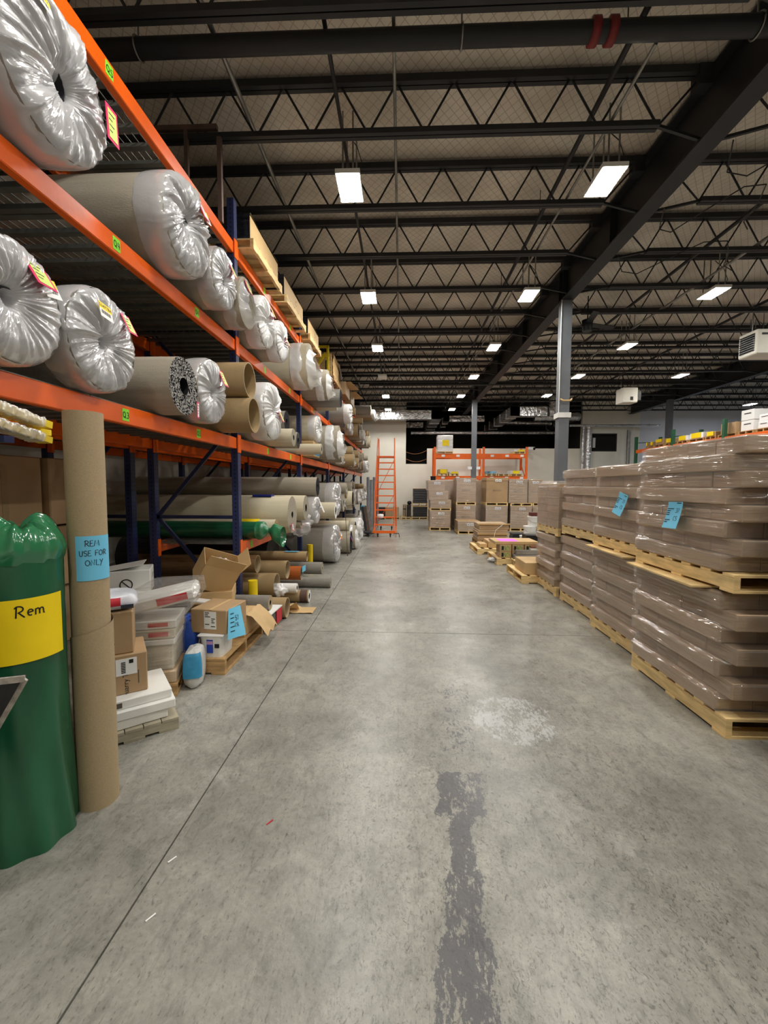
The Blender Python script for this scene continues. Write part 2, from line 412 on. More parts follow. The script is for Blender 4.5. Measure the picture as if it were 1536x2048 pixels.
MESHES = {}
def shared(key, fn):
    if key not in MESHES: MESHES[key] = fn()
    return MESHES[key]
def place(name, me, parent=None, loc=(0, 0, 0), rot=(0, 0, 0), scale=(1, 1, 1)):
    o = bpy.data.objects.new(name, me); C.objects.link(o)
    o.parent = parent; o.location = loc; o.rotation_euler = rot; o.scale = scale
    return o
def ob(name, mb, mats, parent=None, loc=(0, 0, 0), rot=(0, 0, 0)):
    return place(name, mb.mesh(name, mats), parent, loc, rot)
def tag(o, label, cat, group=None, kind=None):
    o['label'] = label; o['category'] = cat
    if group: o['group'] = group
    if kind: o['kind'] = kind
    return o
def thing(name, label, cat, loc=(0, 0, 0), rz=0.0, group=None, kind=None, rot=None):
    o = bpy.data.objects.new(name, None); C.objects.link(o); o.empty_display_size = 0.1
    o.location = loc; o.rotation_euler = rot or (0, 0, rz)
    return tag(o, label, cat, group, kind)
def boxmesh(dx, dy, dz, m, c=0.0):
    """shared box: x and y centred, bottom at z = 0"""
    k = ('box', round(dx, 4), round(dy, 4), round(dz, 4), m.name, c)
    def f():
        b = MB()
        if c: b.cbox(-dx / 2, dx / 2, -dy / 2, dy / 2, 0, dz, c)
        else: b.box(-dx / 2, dx / 2, -dy / 2, dy / 2, 0, dz)
        return b.mesh('box', m)
    return shared(k, f)

# stroke lettering (handwriting): polylines on a 1-high cell, width given
def arc(cx, cy, rx, ry, a0, a1, n=10):
    return [(cx + rx * math.cos(math.radians(a0 + (a1 - a0) * i / n)), cy + ry * math.sin(math.radians(a0 + (a1 - a0) * i / n))) for i in range(n + 1)]
GLYPH = {
    'R': (0.7, [[(0.08, 0), (0.15, 1)], [(0.0, 0.85), (0.15, 1.0)] + arc(0.28, 0.75, 0.3, 0.25, 90, -100) + [(0.66, 0.0)]]),
    'E': (0.6, [[(0.5, 1), (0.08, 0.98), (0.04, 0), (0.55, 0.02)], [(0.06, 0.52), (0.42, 0.52)]]),
    'M': (0.9, [[(0, 0), (0.18, 1), (0.4, 0.3), (0.66, 1), (0.78, 0)]]),
    'U': (0.65, [[(0.02, 1), (0.05, 0.3)] + arc(0.28, 0.25, 0.23, 0.25, 180, 360) + [(0.55, 1)]]),
    'S': (0.6, [arc(0.3, 0.75, 0.24, 0.24, 30, 270) + arc(0.28, 0.26, 0.24, 0.26, 90, -150)]),
    'F': (0.6, [[(0.05, 0), (0.08, 1), (0.55, 1)], [(0.07, 0.52), (0.45, 0.54)]]),
    'O': (0.75, [arc(0.34, 0.48, 0.32, 0.46, 80, 440, 18)]),
    'N': (0.7, [[(0.02, 0), (0.06, 1), (0.52, 0.02), (0.56, 1)]]),
    'L': (0.55, [[(0.08, 1), (0.04, 0.02), (0.5, 0.0)]]),
    'Y': (0.65, [[(0.02, 1), (0.28, 0.5), (0.58, 1)], [(0.58, 1), (0.3, 0.4), (0.12, -0.2)]]),
    'e': (0.5, [[(0.06, 0.3), (0.4, 0.36)] + arc(0.23, 0.3, 0.19, 0.26, 20, 300)]),
    'm': (0.8, [[(0.04, 0), (0.06, 0.55)] + arc(0.2, 0.36, 0.14, 0.18, 150, 0, 6) + [(0.34, 0.02)], [(0.34, 0.3)] + arc(0.5, 0.36, 0.14, 0.18, 150, 0, 6) + [(0.66, 0.02), (0.74, 0.05)]]),
    'Q': (0.85, [arc(0.34, 0.52, 0.32, 0.46, 80, 440, 18), [(0.4, 0.25), (0.74, -0.08)]]),
    '3': (0.65, [arc(0.27, 0.75, 0.24, 0.24, 140, -80) + arc(0.27, 0.26, 0.27, 0.27, 90, -150)]),
    '4': (0.65, [[(0.12, 1), (0.04, 0.42), (0.56, 0.44)], [(0.42, 0.95), (0.4, -0.05)]]),
    '5': (0.65, [[(0.5, 1), (0.12, 0.98), (0.1, 0.56)] + arc(0.26, 0.3, 0.27, 0.3, 110, -150)]),
    '2': (0.65, [arc(0.27, 0.72, 0.24, 0.26, 160, -30) + [(0.04, 0.02), (0.55, 0.04)]]),
    '7': (0.6, [[(0.03, 0.97), (0.5, 1), (0.2, 0)]]),
    'C': (0.65, [arc(0.34, 0.5, 0.3, 0.48, 60, 300, 14)]),
    ' ': (0.45, []),
}
def strokes(text, x, y, h, w, fn, mb=None, gap=1.08):
    """ribbon lettering laid on a surface: fn(u, v, lift) -> point"""
    mb = mb or MB()
    for ch in text:
        wd, lines = GLYPH[ch]
        for ln in lines:
            P = [(x + a * h, y + b * h) for a, b in ln]
            vs = []; fs = []
            for i, p in enumerate(P):
                q0 = P[max(i - 1, 0)]; q1 = P[min(i + 1, len(P) - 1)]
                dx, dy = q1[0] - q0[0], q1[1] - q0[1]; d = math.hypot(dx, dy) or 1
                nx, ny = -dy / d * w / 2, dx / d * w / 2
                vs += [fn(p[0] + nx, p[1] + ny, 0.0015), fn(p[0] - nx, p[1] - ny, 0.0015)]
                if i: fs.append((2 * i - 2, 2 * i - 1, 2 * i + 1, 2 * i))
            mb.add(vs, fs)
        x += wd * h * gap
    return mb
def lettering(name, text, size, m, parent, loc, rot, align='CENTER'):
    cu = bpy.data.curves.new(name, 'FONT'); cu.body = text; cu.size = size; cu.align_x = align; cu.align_y = 'CENTER'
    cu.materials.append(m); cu.resolution_u = 2
    tmp = bpy.data.objects.new(name, cu); me = bpy.data.meshes.new_from_object(tmp); bpy.data.objects.remove(tmp)
    o = bpy.data.objects.new(name, me); C.objects.link(o); o.parent = parent; o.location = loc; o.rotation_euler = rot
    return o
HP = math.pi / 2
FACE_CAM = (HP, 0, 0)          # text on a face looking towards -Y
FACE_AISLE_R = (HP, 0, HP)     # text on a face looking towards +X
FACE_AISLE_L = (HP, 0, -HP)    # text on a face looking towards -X
# ================================================================== setting
CEIL = 6.0
XL, XR, YN, YB = -6.0, 22.0, -5.0, 22.5
# floor: slabs with saw-cut joints between them
fl = MB().box(XL - 0.5, XR, YN - 0.5, 29.5, -0.25, -0.02).mesh('floor', mat('joint_fill', (64, 62, 58), 0.9))
floor = place('floor', fl)
tag(floor, 'worn grey concrete warehouse floor with saw-cut joints and a scuffed dark strip', 'floor', kind='structure')
concrete = mat_concrete()
xs = [XL - 0.5, -1.04, 6.2, 13.5, XR]; ys = [YN - 0.5, -0.6, 4.67, 10.1, 15.5, 22.0, 29.5]
for i in range(4):
    for j in range(6):
        g = 0.004
        # slab meshes keep world coordinates so the wear runs on over the joints
        ob('slab', MB().box(xs[i] + g, xs[i + 1] - g, ys[j] + g, ys[j + 1] - g, -0.2, 0.0), concrete, floor)

ceiling = ob('ceiling', MB().box(XL - 0.5, XR, YN - 0.5, 29.5, CEIL, CEIL + 0.15), mat_ceiling())
tag(ceiling, 'off-white insulated ceiling held up by diamond wire netting', 'ceiling', kind='structure')
wl = ob('wall_left', MB().box(XL - 0.2, XL, YN, YB + 0.2, 0, CEIL), M_WALL)
tag(wl, 'plain pale side wall behind the carpet racks', 'wall', kind='structure')
wr = ob('wall_right', MB().box(XR - 0.4, XR - 0.2, YN, 29, 0, CEIL), M_WALLB)
tag(wr, 'white side wall far beyond the green racks', 'wall', kind='structure')
wf = ob('wall_front', MB().box(XL, XR, YN - 0.2, YN, 0, CEIL), M_WALL)
tag(wf, 'plain pale wall at the entrance end of the warehouse', 'wall', kind='structure')
# back wall with the mezzanine opening
OX0, OXN, OX1 = 0.24, 1.35, 9.3
zN, zH = 2.76, 3.57
b = MB()
b.box(XL, OX0, YB, YB + 0.2, 0, CEIL)
b.box(OX0, OXN, YB, YB + 0.2, 0, zN)
b.box(OXN, OX1, YB, YB + 0.2, 0, zH)
wb = ob('wall_back', b, M_WALL)
tag(wb, 'cream painted end wall with a notched opening to the dark mezzanine', 'wall', kind='structure')
b = MB()
wx0, wx1, wz0, wz1 = span(1184, 867, 1233, 903, YB)
b.box(OX1, wx0, YB, YB + 0.2, 0, CEIL); b.box(wx1, 12.0, YB, YB + 0.2, 0, CEIL)
b.box(wx0, wx1, YB, YB + 0.2, 0, wz0); b.box(wx0, wx1, YB, YB + 0.2, wz1, CEIL)
wo = ob('wall_office', b, M_WALL)
tag(wo, 'beige office wall with one dark window beside the silver ducts', 'wall', kind='structure')
win = thing('window_1', 'small dark office window high in the beige wall', 'window', ((wx0 + wx1) / 2, YB, wz0), kind='structure')
ww, wh = (wx1 - wx0), (wz1 - wz0)
glassm = mat('dark_glass', (16, 18, 20), 0.06, 0, 0, spec=0.8)
ob('pane', MB().box(-ww / 2 + 0.04, ww / 2 - 0.04, 0.05, 0.07, 0.04, wh - 0.04), glassm, win)
fb = MB(); fb.box(-ww / 2, ww / 2, 0.0, 0.12, 0, 0.05).box(-ww / 2, ww / 2, 0.0, 0.12, wh - 0.05, wh).box(-ww / 2, -ww / 2 + 0.05, 0.0, 0.12, 0.05, wh - 0.05).box(ww / 2 - 0.05, ww / 2, 0.0, 0.12, 0.05, wh - 0.05)
ob('frame', fb, M_BLACK, win)
ob('notice', MB().box(-ww / 2 + 0.06, -ww / 2 + 0.2, 0.035, 0.05, 0.2, 0.7), M_PAPER, win)
# mezzanine room behind the opening
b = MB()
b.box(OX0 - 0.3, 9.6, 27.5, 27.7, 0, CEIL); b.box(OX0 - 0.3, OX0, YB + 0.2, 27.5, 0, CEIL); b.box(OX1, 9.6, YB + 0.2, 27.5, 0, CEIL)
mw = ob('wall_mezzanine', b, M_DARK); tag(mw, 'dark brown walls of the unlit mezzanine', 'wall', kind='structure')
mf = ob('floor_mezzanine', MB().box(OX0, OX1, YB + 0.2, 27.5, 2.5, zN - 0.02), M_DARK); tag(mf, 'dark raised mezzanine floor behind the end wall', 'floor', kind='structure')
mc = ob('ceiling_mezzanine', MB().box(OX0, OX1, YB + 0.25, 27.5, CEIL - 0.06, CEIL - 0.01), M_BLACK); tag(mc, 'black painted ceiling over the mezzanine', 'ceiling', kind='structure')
wfar = ob('wall_far', MB().box(12.0, XR - 0.4, 22.9, 23.1, 0, CEIL), M_WALLB)
tag(wfar, 'bluish white far wall behind the green pallet racks', 'wall', kind='structure')
wret = ob('wall_return', MB().box(12.0, 12.2, YB, 22.9, 0, CEIL), M_WALL); tag(wret, 'short return wall beside the far column', 'wall', kind='structure')

# ---- steel frame
def joist(y, xa, xb, label, brace_end=None, brace_start=None):
    t = thing('roof_joist_beam', label, 'roof joist', (0, y, 0), group='roof joists', kind='structure')
    tb = MB(); zt, zb = 5.91, 5.40
    tb.box(xa, xb, -0.055, -0.006, zt - 0.03, zt + 0.045).box(xa, xb, 0.006, 0.055, zt - 0.03, zt + 0.045)
    ob('top_chord', tb, M_STEEL, t)
    e0 = 0.5 if brace_start else 0.15; e1 = 0.5 if brace_end else 0.15
    bb = MB(); bb.box(xa + e0, xb - e1, -0.05, -0.006, zb - 0.025, zb + 0.03).box(xa + e0, xb - e1, 0.006, 0.05, zb - 0.025, zb + 0.03)
    ob('bottom_chord', bb, M_STEEL, t)
    wb_ = MB(); n = max(2, round((xb - xa - e0 - e1) / 0.59)); st = (xb - xa - e0 - e1) / n
    x = xa + e0
    pts = []
    wb_.tube([(xa + 0.05, 0, zt), (x, 0, zb)], 0.012, 5, smooth=False, cap=False)
    for k in range(n):
        wb_.tube([(x, 0, zb), (x + st / 2, 0, zt)], 0.0125, 5, smooth=False, cap=False)
        wb_.tube([(x + st / 2, 0, zt), (x + st, 0, zb)], 0.0125, 5, smooth=False, cap=False)
        x += st
    wb_.tube([(x, 0, zb), (xb - 0.05, 0, zt)], 0.012, 5, smooth=False, cap=False)
    ob('web', wb_, M_STEEL, t)
    sb = MB()
    if brace_end:
        sb.bar((xb - e1, 0, zb), (brace_end, 0.15, 5.36), 0.03, 0.03)
        ob('bearing_seat', MB().box(xb - 0.14, xb + 0.0, -0.07, 0.07, zt - 0.16, zt + 0.04), M_STEEL, t)
    if brace_start:
        sb.bar((xa + e0, 0, zb), (brace_start, 0.15, 5.36), 0.03, 0.03)
        ob('bearing_seat', MB().box(xa, xa + 0.14, -0.07, 0.07, zt - 0.16, zt + 0.04), M_STEEL, t)
    if sb.v: ob('brace', sb, M_STEEL, t)
JY = [3.58 + 1.213 * i for i in range(16)]
for y in JY:
    joist(y, XL + 0.02, 3.15, 'dark open-web roof joist above the carpet aisle', 3.2, None)
    joist(y, 3.39, 11.6, 'dark open-web roof joist above the wrapped cartons', 11.7, 3.35)
    if y > 12: joist(y, 11.84, XR - 0.5, 'dark open-web roof joist beyond the second girder', None, 11.8)
def girder(xc, y0, y1, label, stiff):
    t = thing('girder_beam', label, 'girder', (xc, 0, 0), kind='structure')
    ob('bottom_flange', MB().box(-0.115, 0.115, y0, y1, 5.32, 5.345), M_STEEL, t)
    ob('top_flange', MB().box(-0.115, 0.115, y0, y1, 5.935, 5.96), M_STEEL, t)
    ob('web', MB().box(-0.01, 0.01, y0, y1, 5.345, 5.935), M_STEEL, t)
    for y in stiff: ob('stiffener', MB().box(-0.105, 0.105, y - 0.006, y + 0.006, 5.345, 5.935), M_STEEL, t)
girder(3.27, YN, YB, 'deep dark steel girder running over the stacked wrapped cartons', [6.9, 8.8, 9.0, 11.6, 14.5, 18.7, 18.9])
girder(11.72, YN, YB + 0.1, 'deep dark steel girder over the green racks', [8.9, 14.0, 18.8])
def column(x, y, label, plates):
    t = thing('steel_column', label, 'column', (x, y, 0), kind='structure')
    b = MB().box(-0.1, 0.1, -0.1, -0.085, 0.02, 5.32).box(-0.1, 0.1, 0.085, 0.1, 0.02, 5.32).box(-0.1, -0.085, -0.085, 0.085, 0.02, 5.32).box(0.085, 0.1, -0.085, 0.085, 0.02, 5.32)
    ob('shaft', b, M_COL, t)
    ob('base_plate', MB().box(-0.18, 0.18, -0.18, 0.18, 0, 0.02), M_STEEL, t)
    for z, n in plates: ob(n, MB().box(-0.13, 0.13, -0.125, 0.125, z, z + 0.1), M_WHITE, t)
    return t
c1 = column(3.27, 8.9, 'grey steel column rising behind the stacked wrapped cartons', [(3.02, 'junction_box')])
ob('conduit', MB().tube([(-0.115, -0.11, 3.1), (-0.115, -0.11, 5.32)], 0.008, 6), M_WHITE, c1)
pl = MB().tube([(-0.10, -0.15, 3.38), (-0.06, -0.19, 3.34), (0.08, -0.19, 3.34), (0.12, -0.15, 3.38)], 0.018, 6)
ob('hook_bracket', pl, M_KRAFT3, c1)
c2 = column(3.16, 18.8, 'grey steel column in front of the small orange rack', [])
for sx in (-1, 1):
    ob('emergency_lamp', MB().lathe([(0, 0.001), (0.02, 0.08), (0.12, 0.1), (0.14, 0.001)], 12).mesh('l', M_WHITE) and MB().box(0.1 if sx > 0 else -0.26, 0.26 if sx > 0 else -0.1, -0.16, -0.02, 2.34, 2.46), M_PAPER, c2)
column(11.4, 18.8, 'dark grey column under the second girder', [])

# ---- pipes and conduits under the roof
def pipe(name, label, cat, pts, r, m, n=10):
    t = thing(name, label, cat, (0, 0, 0)); ob('run', MB().tube(pts, r, n), m, t); return t
sp = pipe('sprinkler_pipe', 'thick black sprinkler main with two red couplings', 'pipe', [(XL + 0.05, 3.9, 5.47), (3.12, 3.9, 5.47)], 0.075, M_STEEL, 16)
for px in (1188, 1222):
    p = on_y(px, 66, 3.9)
    ob('coupling', MB().lathe([(-0.035, 0.07), (-0.03, 0.098), (0.03, 0.098), (0.035, 0.07)], 20), mat('red_coupling', (120, 34, 34), 0.5), sp, (p.x, 3.9, 5.47))
for px in (277, 923, 1513):
    p = on_y(px, 80, 3.9)
    h = MB().tube([(0, 0, 0.08), (0, 0, 0.52)], 0.008, 6)
    h.tube([(0.0, 0.085 * math.cos(a), 0.085 * math.sin(a)) for a in [i * math.pi / 8 for i in range(17)]], 0.008, 6)
    ob('hanger', h, M_GALV, sp, (p.x, 3.9, 5.47))
bp_ = pipe('branch_pipe', 'thin black sprinkler branch crossing under the joists along the aisle', 'pipe', [(2.02, 3.0, 5.62), (2.02, 22.0, 5.62)], 0.028, M_STEEL)
for k in range(7):
    ob('hanger', MB().tube([(2.02, 4.2 + 2.43 * k, 5.62), (2.02, 4.2 + 2.43 * k, 5.99)], 0.006, 5), M_STEEL, bp_)
pipe('conduit', 'pale galvanised conduit running beside the thin black branch pipe', 'conduit', [(2.17, 4.0, 5.46), (2.17, 22.2, 5.46)], 0.016, M_GALV)
pipe('conduit', 'galvanised conduit above the edge of the carpet rack', 'conduit', [(-1.66, 3.0, 5.575), (-1.66, 22.2, 5.575)], 0.024, M_GALV)
pipe('conduit', 'galvanised conduit above the middle of the open aisle', 'conduit', [(-0.09, 3.0, 5.57), (-0.09, 22.2, 5.57)], 0.016, M_GALV)
pipe('strut_channel', 'dark strut rail over the row of lamps above the aisle', 'rail', [(-0.68, 3.0, 5.58), (-0.68, 22.0, 5.58)], 0.02, M_STEEL, 6)
pipe('branch_pipe', 'thin dark pipe over the pallets beyond the first girder', 'pipe', [(4.9, 3.5, 5.52), (4.9, 22.0, 5.52)], 0.03, M_STEEL)
pipe('branch_pipe', 'thin dark pipe halfway between the two girders', 'pipe', [(7.6, 5, 5.52), (7.6, 22.0, 5.52)], 0.03, M_STEEL)
pipe('conduit', 'pale galvanised conduit between the two girders', 'conduit', [(5.6, 4, 5.47), (5.6, 22.0, 5.47)], 0.025, M_GALV)
pipe('strut_channel', 'long dark header pipe crossing the warehouse below the joists', 'pipe', [(-1.2, 15.9, 5.33), (11.0, 15.9, 5.33)], 0.05, M_STEEL)
for (xa, xb, ya) in ((3.45, 4.9, 6.0), (3.45, 5.6, 7.2), (3.5, 5.5, 4.9)):
    pts = [(xa + (xb - xa) * i / 8, ya + 0.5 * math.sin(i), 5.29 + 0.03 * math.cos(i * 1.7)) for i in range(9)]
    pipe('slack_cable', 'slack black cable looping out from the first girder', 'cable', pts, 0.008, M_BLACK, 5)['group'] = 'slack cables at the girder'
# galvanised frame standing on the top shelf up to the joists
fr = thing('hanging_frame', 'rusty steel frame of upright and cross tubes above the near rack bay', 'frame', (0, 0, 0))
pa, pb_, pc, pd = on_y(437, 190, 4.75), on_y(437, 428, 4.75), on_y(330, 255, 4.75), on_y(374, 340, 4.75)
M_RUST = mat('rusty_tube', (112, 92, 84), 0.45, 0.4, 0.15)
pc.z = pd.z + 0.36
ob('upright', MB().bar((pa.x, 4.75, 4.5), (pa.x, 4.75, 5.375), 0.045, 0.045), M_RUST, fr)
ob('upright', MB().bar((pd.x, 4.75, 4.5), (pd.x, 4.75, on_y(374, 262, 4.75).z), 0.04, 0.04), M_RUST, fr)
zc = on_y(437, 255, 4.75).z
ob('crossbar', MB().bar((pc.x - 0.3, 4.75, zc), (pa.x - 0.02, 4.75, zc), 0.045, 0.05), M_RUST, fr)

# ---- lamps: linear high-bay fixtures on strut drops
M_LAMP = emit('lamp_diffuser', (1.0, 0.968, 0.90), LAMP_STRENGTH)
M_LAMPC = emit('lamp_diffuser_cool', (0.84, 0.91, 1.0), LAMP_STRENGTH)
M_UNLIT = mat('unlit_diffuser', (226, 226, 222), 0.4, 0, 0)
def high_bay(x, y, label, cool=False, group=None, name='high_bay_lamp', lit=True):
    t = thing(name, label, 'lamp', (x, y, 5.27), group=group)
    off = name.endswith('_offscreen')
    place('housing', shared('lamp_housing', lambda: MB().box(-0.145, 0.145, -0.262, 0.262, 0.0, 0.05).mesh('housing', M_WHITE)), t)
    dm = (M_LAMPC if cool else M_LAMP) if lit else M_UNLIT
    place(name.replace('_offscreen', '_diffuser_offscreen') if off else 'diffuser', shared(('lamp_diffuser', cool, lit), lambda: MB().add([(-0.13, -0.245, -0.004), (-0.13, 0.245, -0.004), (0.13, 0.245, -0.004), (0.13, -0.245, -0.004)], [(0, 1, 2, 3)]).mesh('diffuser', dm)), t)
    for sx in (-0.06, 0.06):
        for sy in (-0.2, 0.2):
            place('hanging_strap', shared('lamp_drop', lambda: MB().bar((0, 0, 0.05), (0, 0, 0.735), 0.02, 0.006, (0, 1, 0)).mesh('strap', M_GALV)), t, (sx, sy, 0))
    place('cord', shared('lamp_cord', lambda: MB().tube([(0.08, -0.1, 0.05), (0.16, -0.12, 0.2), (0.1, -0.1, 0.4), (0.0, 0, 0.6)], 0.006, 5).mesh('cord', M_BLACK)), t)
LY = [5.42 + 3.065 * i for i in range(6)]
ROWS = [(-0.65, 'bright high-bay lamp in the row over the aisle beside the carpet racks', 'lamps over the aisle', [LY[i] for i in (0, 1, 2, 4, 5)]),
        (2.41, 'bright high-bay lamp in the row beside the first girder', 'lamps beside the first girder', LY),
        (5.85, 'bright high-bay lamp in the row between the two girders', 'lamps between the girders', LY[1:5]),
        (9.15, 'bright high-bay lamp in the row beside the second girder', 'lamps beside the second girder', LY[2:4])]
for x, lab, grp, yy in ROWS:
    for y in yy: high_bay(x, y, lab, group=grp)
high_bay(-0.65, LY[3], 'unlit white high-bay lamp in the row over the aisle', lit=False)
high_bay(15.4, 19.7, 'cool white high-bay lamp over the green pallet racks', True)
# the same rows carried on past the edges of the picture, at the spacing of the lamps in view
for x, stem, lab, grp, yy in ((-0.65, 'aisle_lamp', ROWS[0][1], ROWS[0][2], (LY[0] - 3.065, LY[0] - 6.13)), (2.41, 'girder_lamp', ROWS[1][1], ROWS[1][2], (LY[0] - 3.065, LY[0] - 6.13)),
                              (5.85, 'bay_lamp', ROWS[2][1], ROWS[2][2], (LY[0], LY[0] - 3.065, LY[0] - 6.13)), (9.15, 'outer_bay_lamp', ROWS[3][1], ROWS[3][2], (LY[1],))):
    for y, w_ in zip(yy, ('', '_second', '_third')): high_bay(x, y, lab, group=grp, name=stem + w_ + '_offscreen')
high_bay(15.4, 16.0, 'cool white high-bay lamp further along the green pallet racks', True, name='green_rack_lamp_offscreen')

# ---- ceiling fans and unit heaters
def fan(x, y, z, label):
    t = thing('ceiling_fan', label, 'fan', (x, y, z))
    ob('motor', MB().tube([(0, 0, -0.13), (0, 0, 0.11)], [0.1, 0.12], 16), M_BLACK, t)
    ob('down_rod', MB().tube([(0, 0, 0.1), (0, 0, 5.9 - z)], 0.014, 8), M_BLACK, t)
    for k in range(3):
        a = 0.35 + k * 2.094
        bl = MB().bar((0.1, 0, 0), (0.75, 0, 0.0), 0.13, 0.012, (0.0, 0.25, 1))
        ob('blade', bl, M_STEEL, t, (0, 0, 0.02), (0, 0, a))
fan(4.17, 10.0, 5.26, 'black three-blade ceiling fan beside the grey column')
fan(8.3, 16.6, 5.2, 'black three-blade ceiling fan near the small white heater')
def heater(x0, x1, y, z0, z1, label, d=0.6, louv=True):
    t = thing('unit_heater', label, 'heater', ((x0 + x1) / 2, y, z0))
    W, Hh = x1 - x0, z1 - z0
    wm = mat('heater_enamel', (222, 218, 206), 0.45, 0, 0.03)
    ob('cabinet', MB().cbox(-W / 2, W / 2, 0, d, 0, Hh, 0.02), wm, t)
    if louv:                                             # louvered face looks towards the aisle
        ob('grille', MB().box(-W / 2 - 0.004, -W / 2 + 0.004, 0.05, d - 0.05, 0.07, Hh - 0.07), M_BLACK, t)
        for k in range(8):
            zz = 0.09 + (Hh - 0.18) * k / 7
            ob('louver', MB().bar((-W / 2 - 0.012, 0.06, zz), (-W / 2 - 0.012, d - 0.06, zz), 0.035, 0.008, (0.5, 0, 1)), M_STEEL, t)
        ob('badge', MB().box(-W / 2 + 0.1, -W / 2 + 0.24, -0.004, 0.002, Hh - 0.12, Hh - 0.08), M_INK, t)
    else:
        ob('emblem', MB().box(0.0, 0.1, -0.004, 0.002, 0.08, 0.2), M_INK, t)
        ob('burner_box', MB().box(W / 2, W / 2 + 0.16, 0.1, d - 0.1, 0.1, Hh - 0.1), M_STEEL, t)
    for sx in (-0.8, 0.8):
        ob('hanger_rod', MB().tube([(sx * W / 2, d / 2, Hh), (sx * W / 2, d / 2, 5.39 - z0)], 0.012, 6), M_GALV, t)
hz = on_y(1515, 657, 9.4)
heater(hz.x, hz.x + 0.9, 9.4, on_y(1515, 707, 9.4).z, hz.z, 'large cream unit heater with dark louvers hanging between girders', 0.49)
heater(7.75, 8.27, 15.46, 4.58, 5.1, 'small white unit heater hanging below the joists', 0.5, False)

# ---- ducts over the mezzanine
def duct(pts, wd, ht, label, rnd=False, m=None, n=14):
    t = thing('air_duct', label, 'duct', (0, 0, 0))
    for i in range(len(pts) - 1):
        a, c = Vector(pts[i]), Vector(pts[i + 1]); d = (c - a).normalized()
        b = MB()
        if rnd: b.tube([a - d * (0.35 * wd if i else 0), c + d * (0.35 * wd if i < len(pts) - 2 else 0)], wd / 2, n)
        else: b.bar(a - d * (wd * 0.5 if i else 0), c + d * (wd * 0.5 if i < len(pts) - 2 else 0), wd, ht)
        ob('section', b, m or M_FOIL, t)
        L_ = (c - a).length; k = 1
        while k * 1.3 < L_:
            q = a + d * (k * 1.3); bb = MB()
            if rnd: bb.tube([q - d * 0.02, q + d * 0.02], wd / 2 + 0.012, n)
            else: bb.bar(q - d * 0.02, q + d * 0.02, wd + 0.03, ht + 0.03)
            ob('seam_band', bb, m or M_FOIL, t); k += 1
    return t
def q(x, y, Y): return on_y(x, y, Y)
a = q(700, 831, 21.6); b_ = q(872, 831, 21.6)
duct([a, b_, (b_.x, 27.0, b_.z)], 0.5, 0.44, 'foil-wrapped square duct over the cream wall turning into the mezzanine')
a = q(893, 838, 23.6); b_ = q(968, 838, 23.6)
duct([(a.x, 27, a.z), a, b_], 0.3, 0.32, 'slim foil duct along the mezzanine opening')
a = q(1028, 819, 20.2); b_ = q(1092, 819, 20.2); a.z -= 0.12; b_.z -= 0.12
duct([(a.x, 27.3, a.z), a, b_], 0.44, 0.42, 'large foil duct coming forward out of the mezzanine and bending sideways')
duct([(b_.x + 0.1, 20.2, b_.z), (b_.x + 0.35, 20.2, b_.z + 0.05), (b_.x + 0.35, 20.2, CEIL)], 0.42, 0.4, 'round foil elbow rising to the roof from the large duct', True)
a = q(1068, 834, 22.3); b_ = q(1152, 834, 22.3)
duct([a, b_, (b_.x, 27.2, b_.z)], 0.42, 0.4, 'round foil duct passing behind the grey column', True)
a = q(1012, 845, 24.5); b_ = q(1102, 847, 24.5)
duct([a, b_], 0.3, 0.3, 'thin foil duct deep inside the mezzanine', True)
a = q(822, 866, 24.0); b_ = q(1110, 866, 24.0)
duct([a, b_], 0.22, 0.2, 'long low foil duct along the mezzanine floor', True)
a = q(812, 851, 24.8); b_ = q(846, 851, 24.8)
duct([a, b_], 0.35, 0.3, 'short foil duct beside the cream wall corner')
a = q(1178, 853, 22.2); b_ = q(1178, 1000, 22.2)
duct([a, (a.x, 22.2, 0.0)], 0.27, 0.27, 'wide foil riser duct standing against the office wall', True)
a = q(1167, 853, 22.25)
duct([a, (a.x, 22.25, 0.0)], 0.14, 0.14, 'narrow foil riser pipe beside the wide riser', True)
a = q(1139, 851, 22.0); b_ = q(1319, 851, 22.0)
duct([a, b_], 0.12, 0.1, 'long thin silver vent pipe along the office wall', True)
# dark drop duct near the rack end
dd = span(697, 775, 718, 816, 20.3)
t = thing('drop_duct', 'dark square drop duct hanging over the end of the carpet rack', 'duct', ((dd[0] + dd[1]) / 2, 20.6, dd[2]))
ob('box', MB().box(-(dd[1] - dd[0]) / 2, (dd[1] - dd[0]) / 2, -0.3, 0.3, 0, CEIL - dd[2]), M_STEEL, t)
ob('outlet', MB().box(-(dd[1] - dd[0]) / 2, (dd[1] - dd[0]) / 2, -0.32, 0.32, -0.25, 0.0), M_FOIL, t)
# silver downlight pipe by the far column
a = q(1258, 860, 22.1)
t = thing('galvanised_post', 'tall galvanised post by the far column', 'post', (a.x, 22.1, 0))
ob('post', MB().tube([(0, 0, 0), (0, 0, a.z)], 0.09, 12), M_GALV, t)
a = q(1212, 850, 22.45)
# security camera on the half wall
p = q(1058, 897, 21.9)
t = thing('security_camera', 'small white bullet camera on the half wall above the orange rack', 'camera', (p.x, 22.3, p.z))
ob('body', MB().tube([(0, -0.35, 0.0), (0.18, -0.65, -0.03)], 0.09, 12), M_PAPER, t)
ob('lens', MB().tube([(0.18, -0.65, -0.03), (0.19, -0.67, -0.033)], 0.07, 12), M_BLACK, t)
ob('bracket', MB().bar((0, 0.2, 0.0), (0, -0.4, 0.0), 0.05, 0.05), M_PAPER, t)
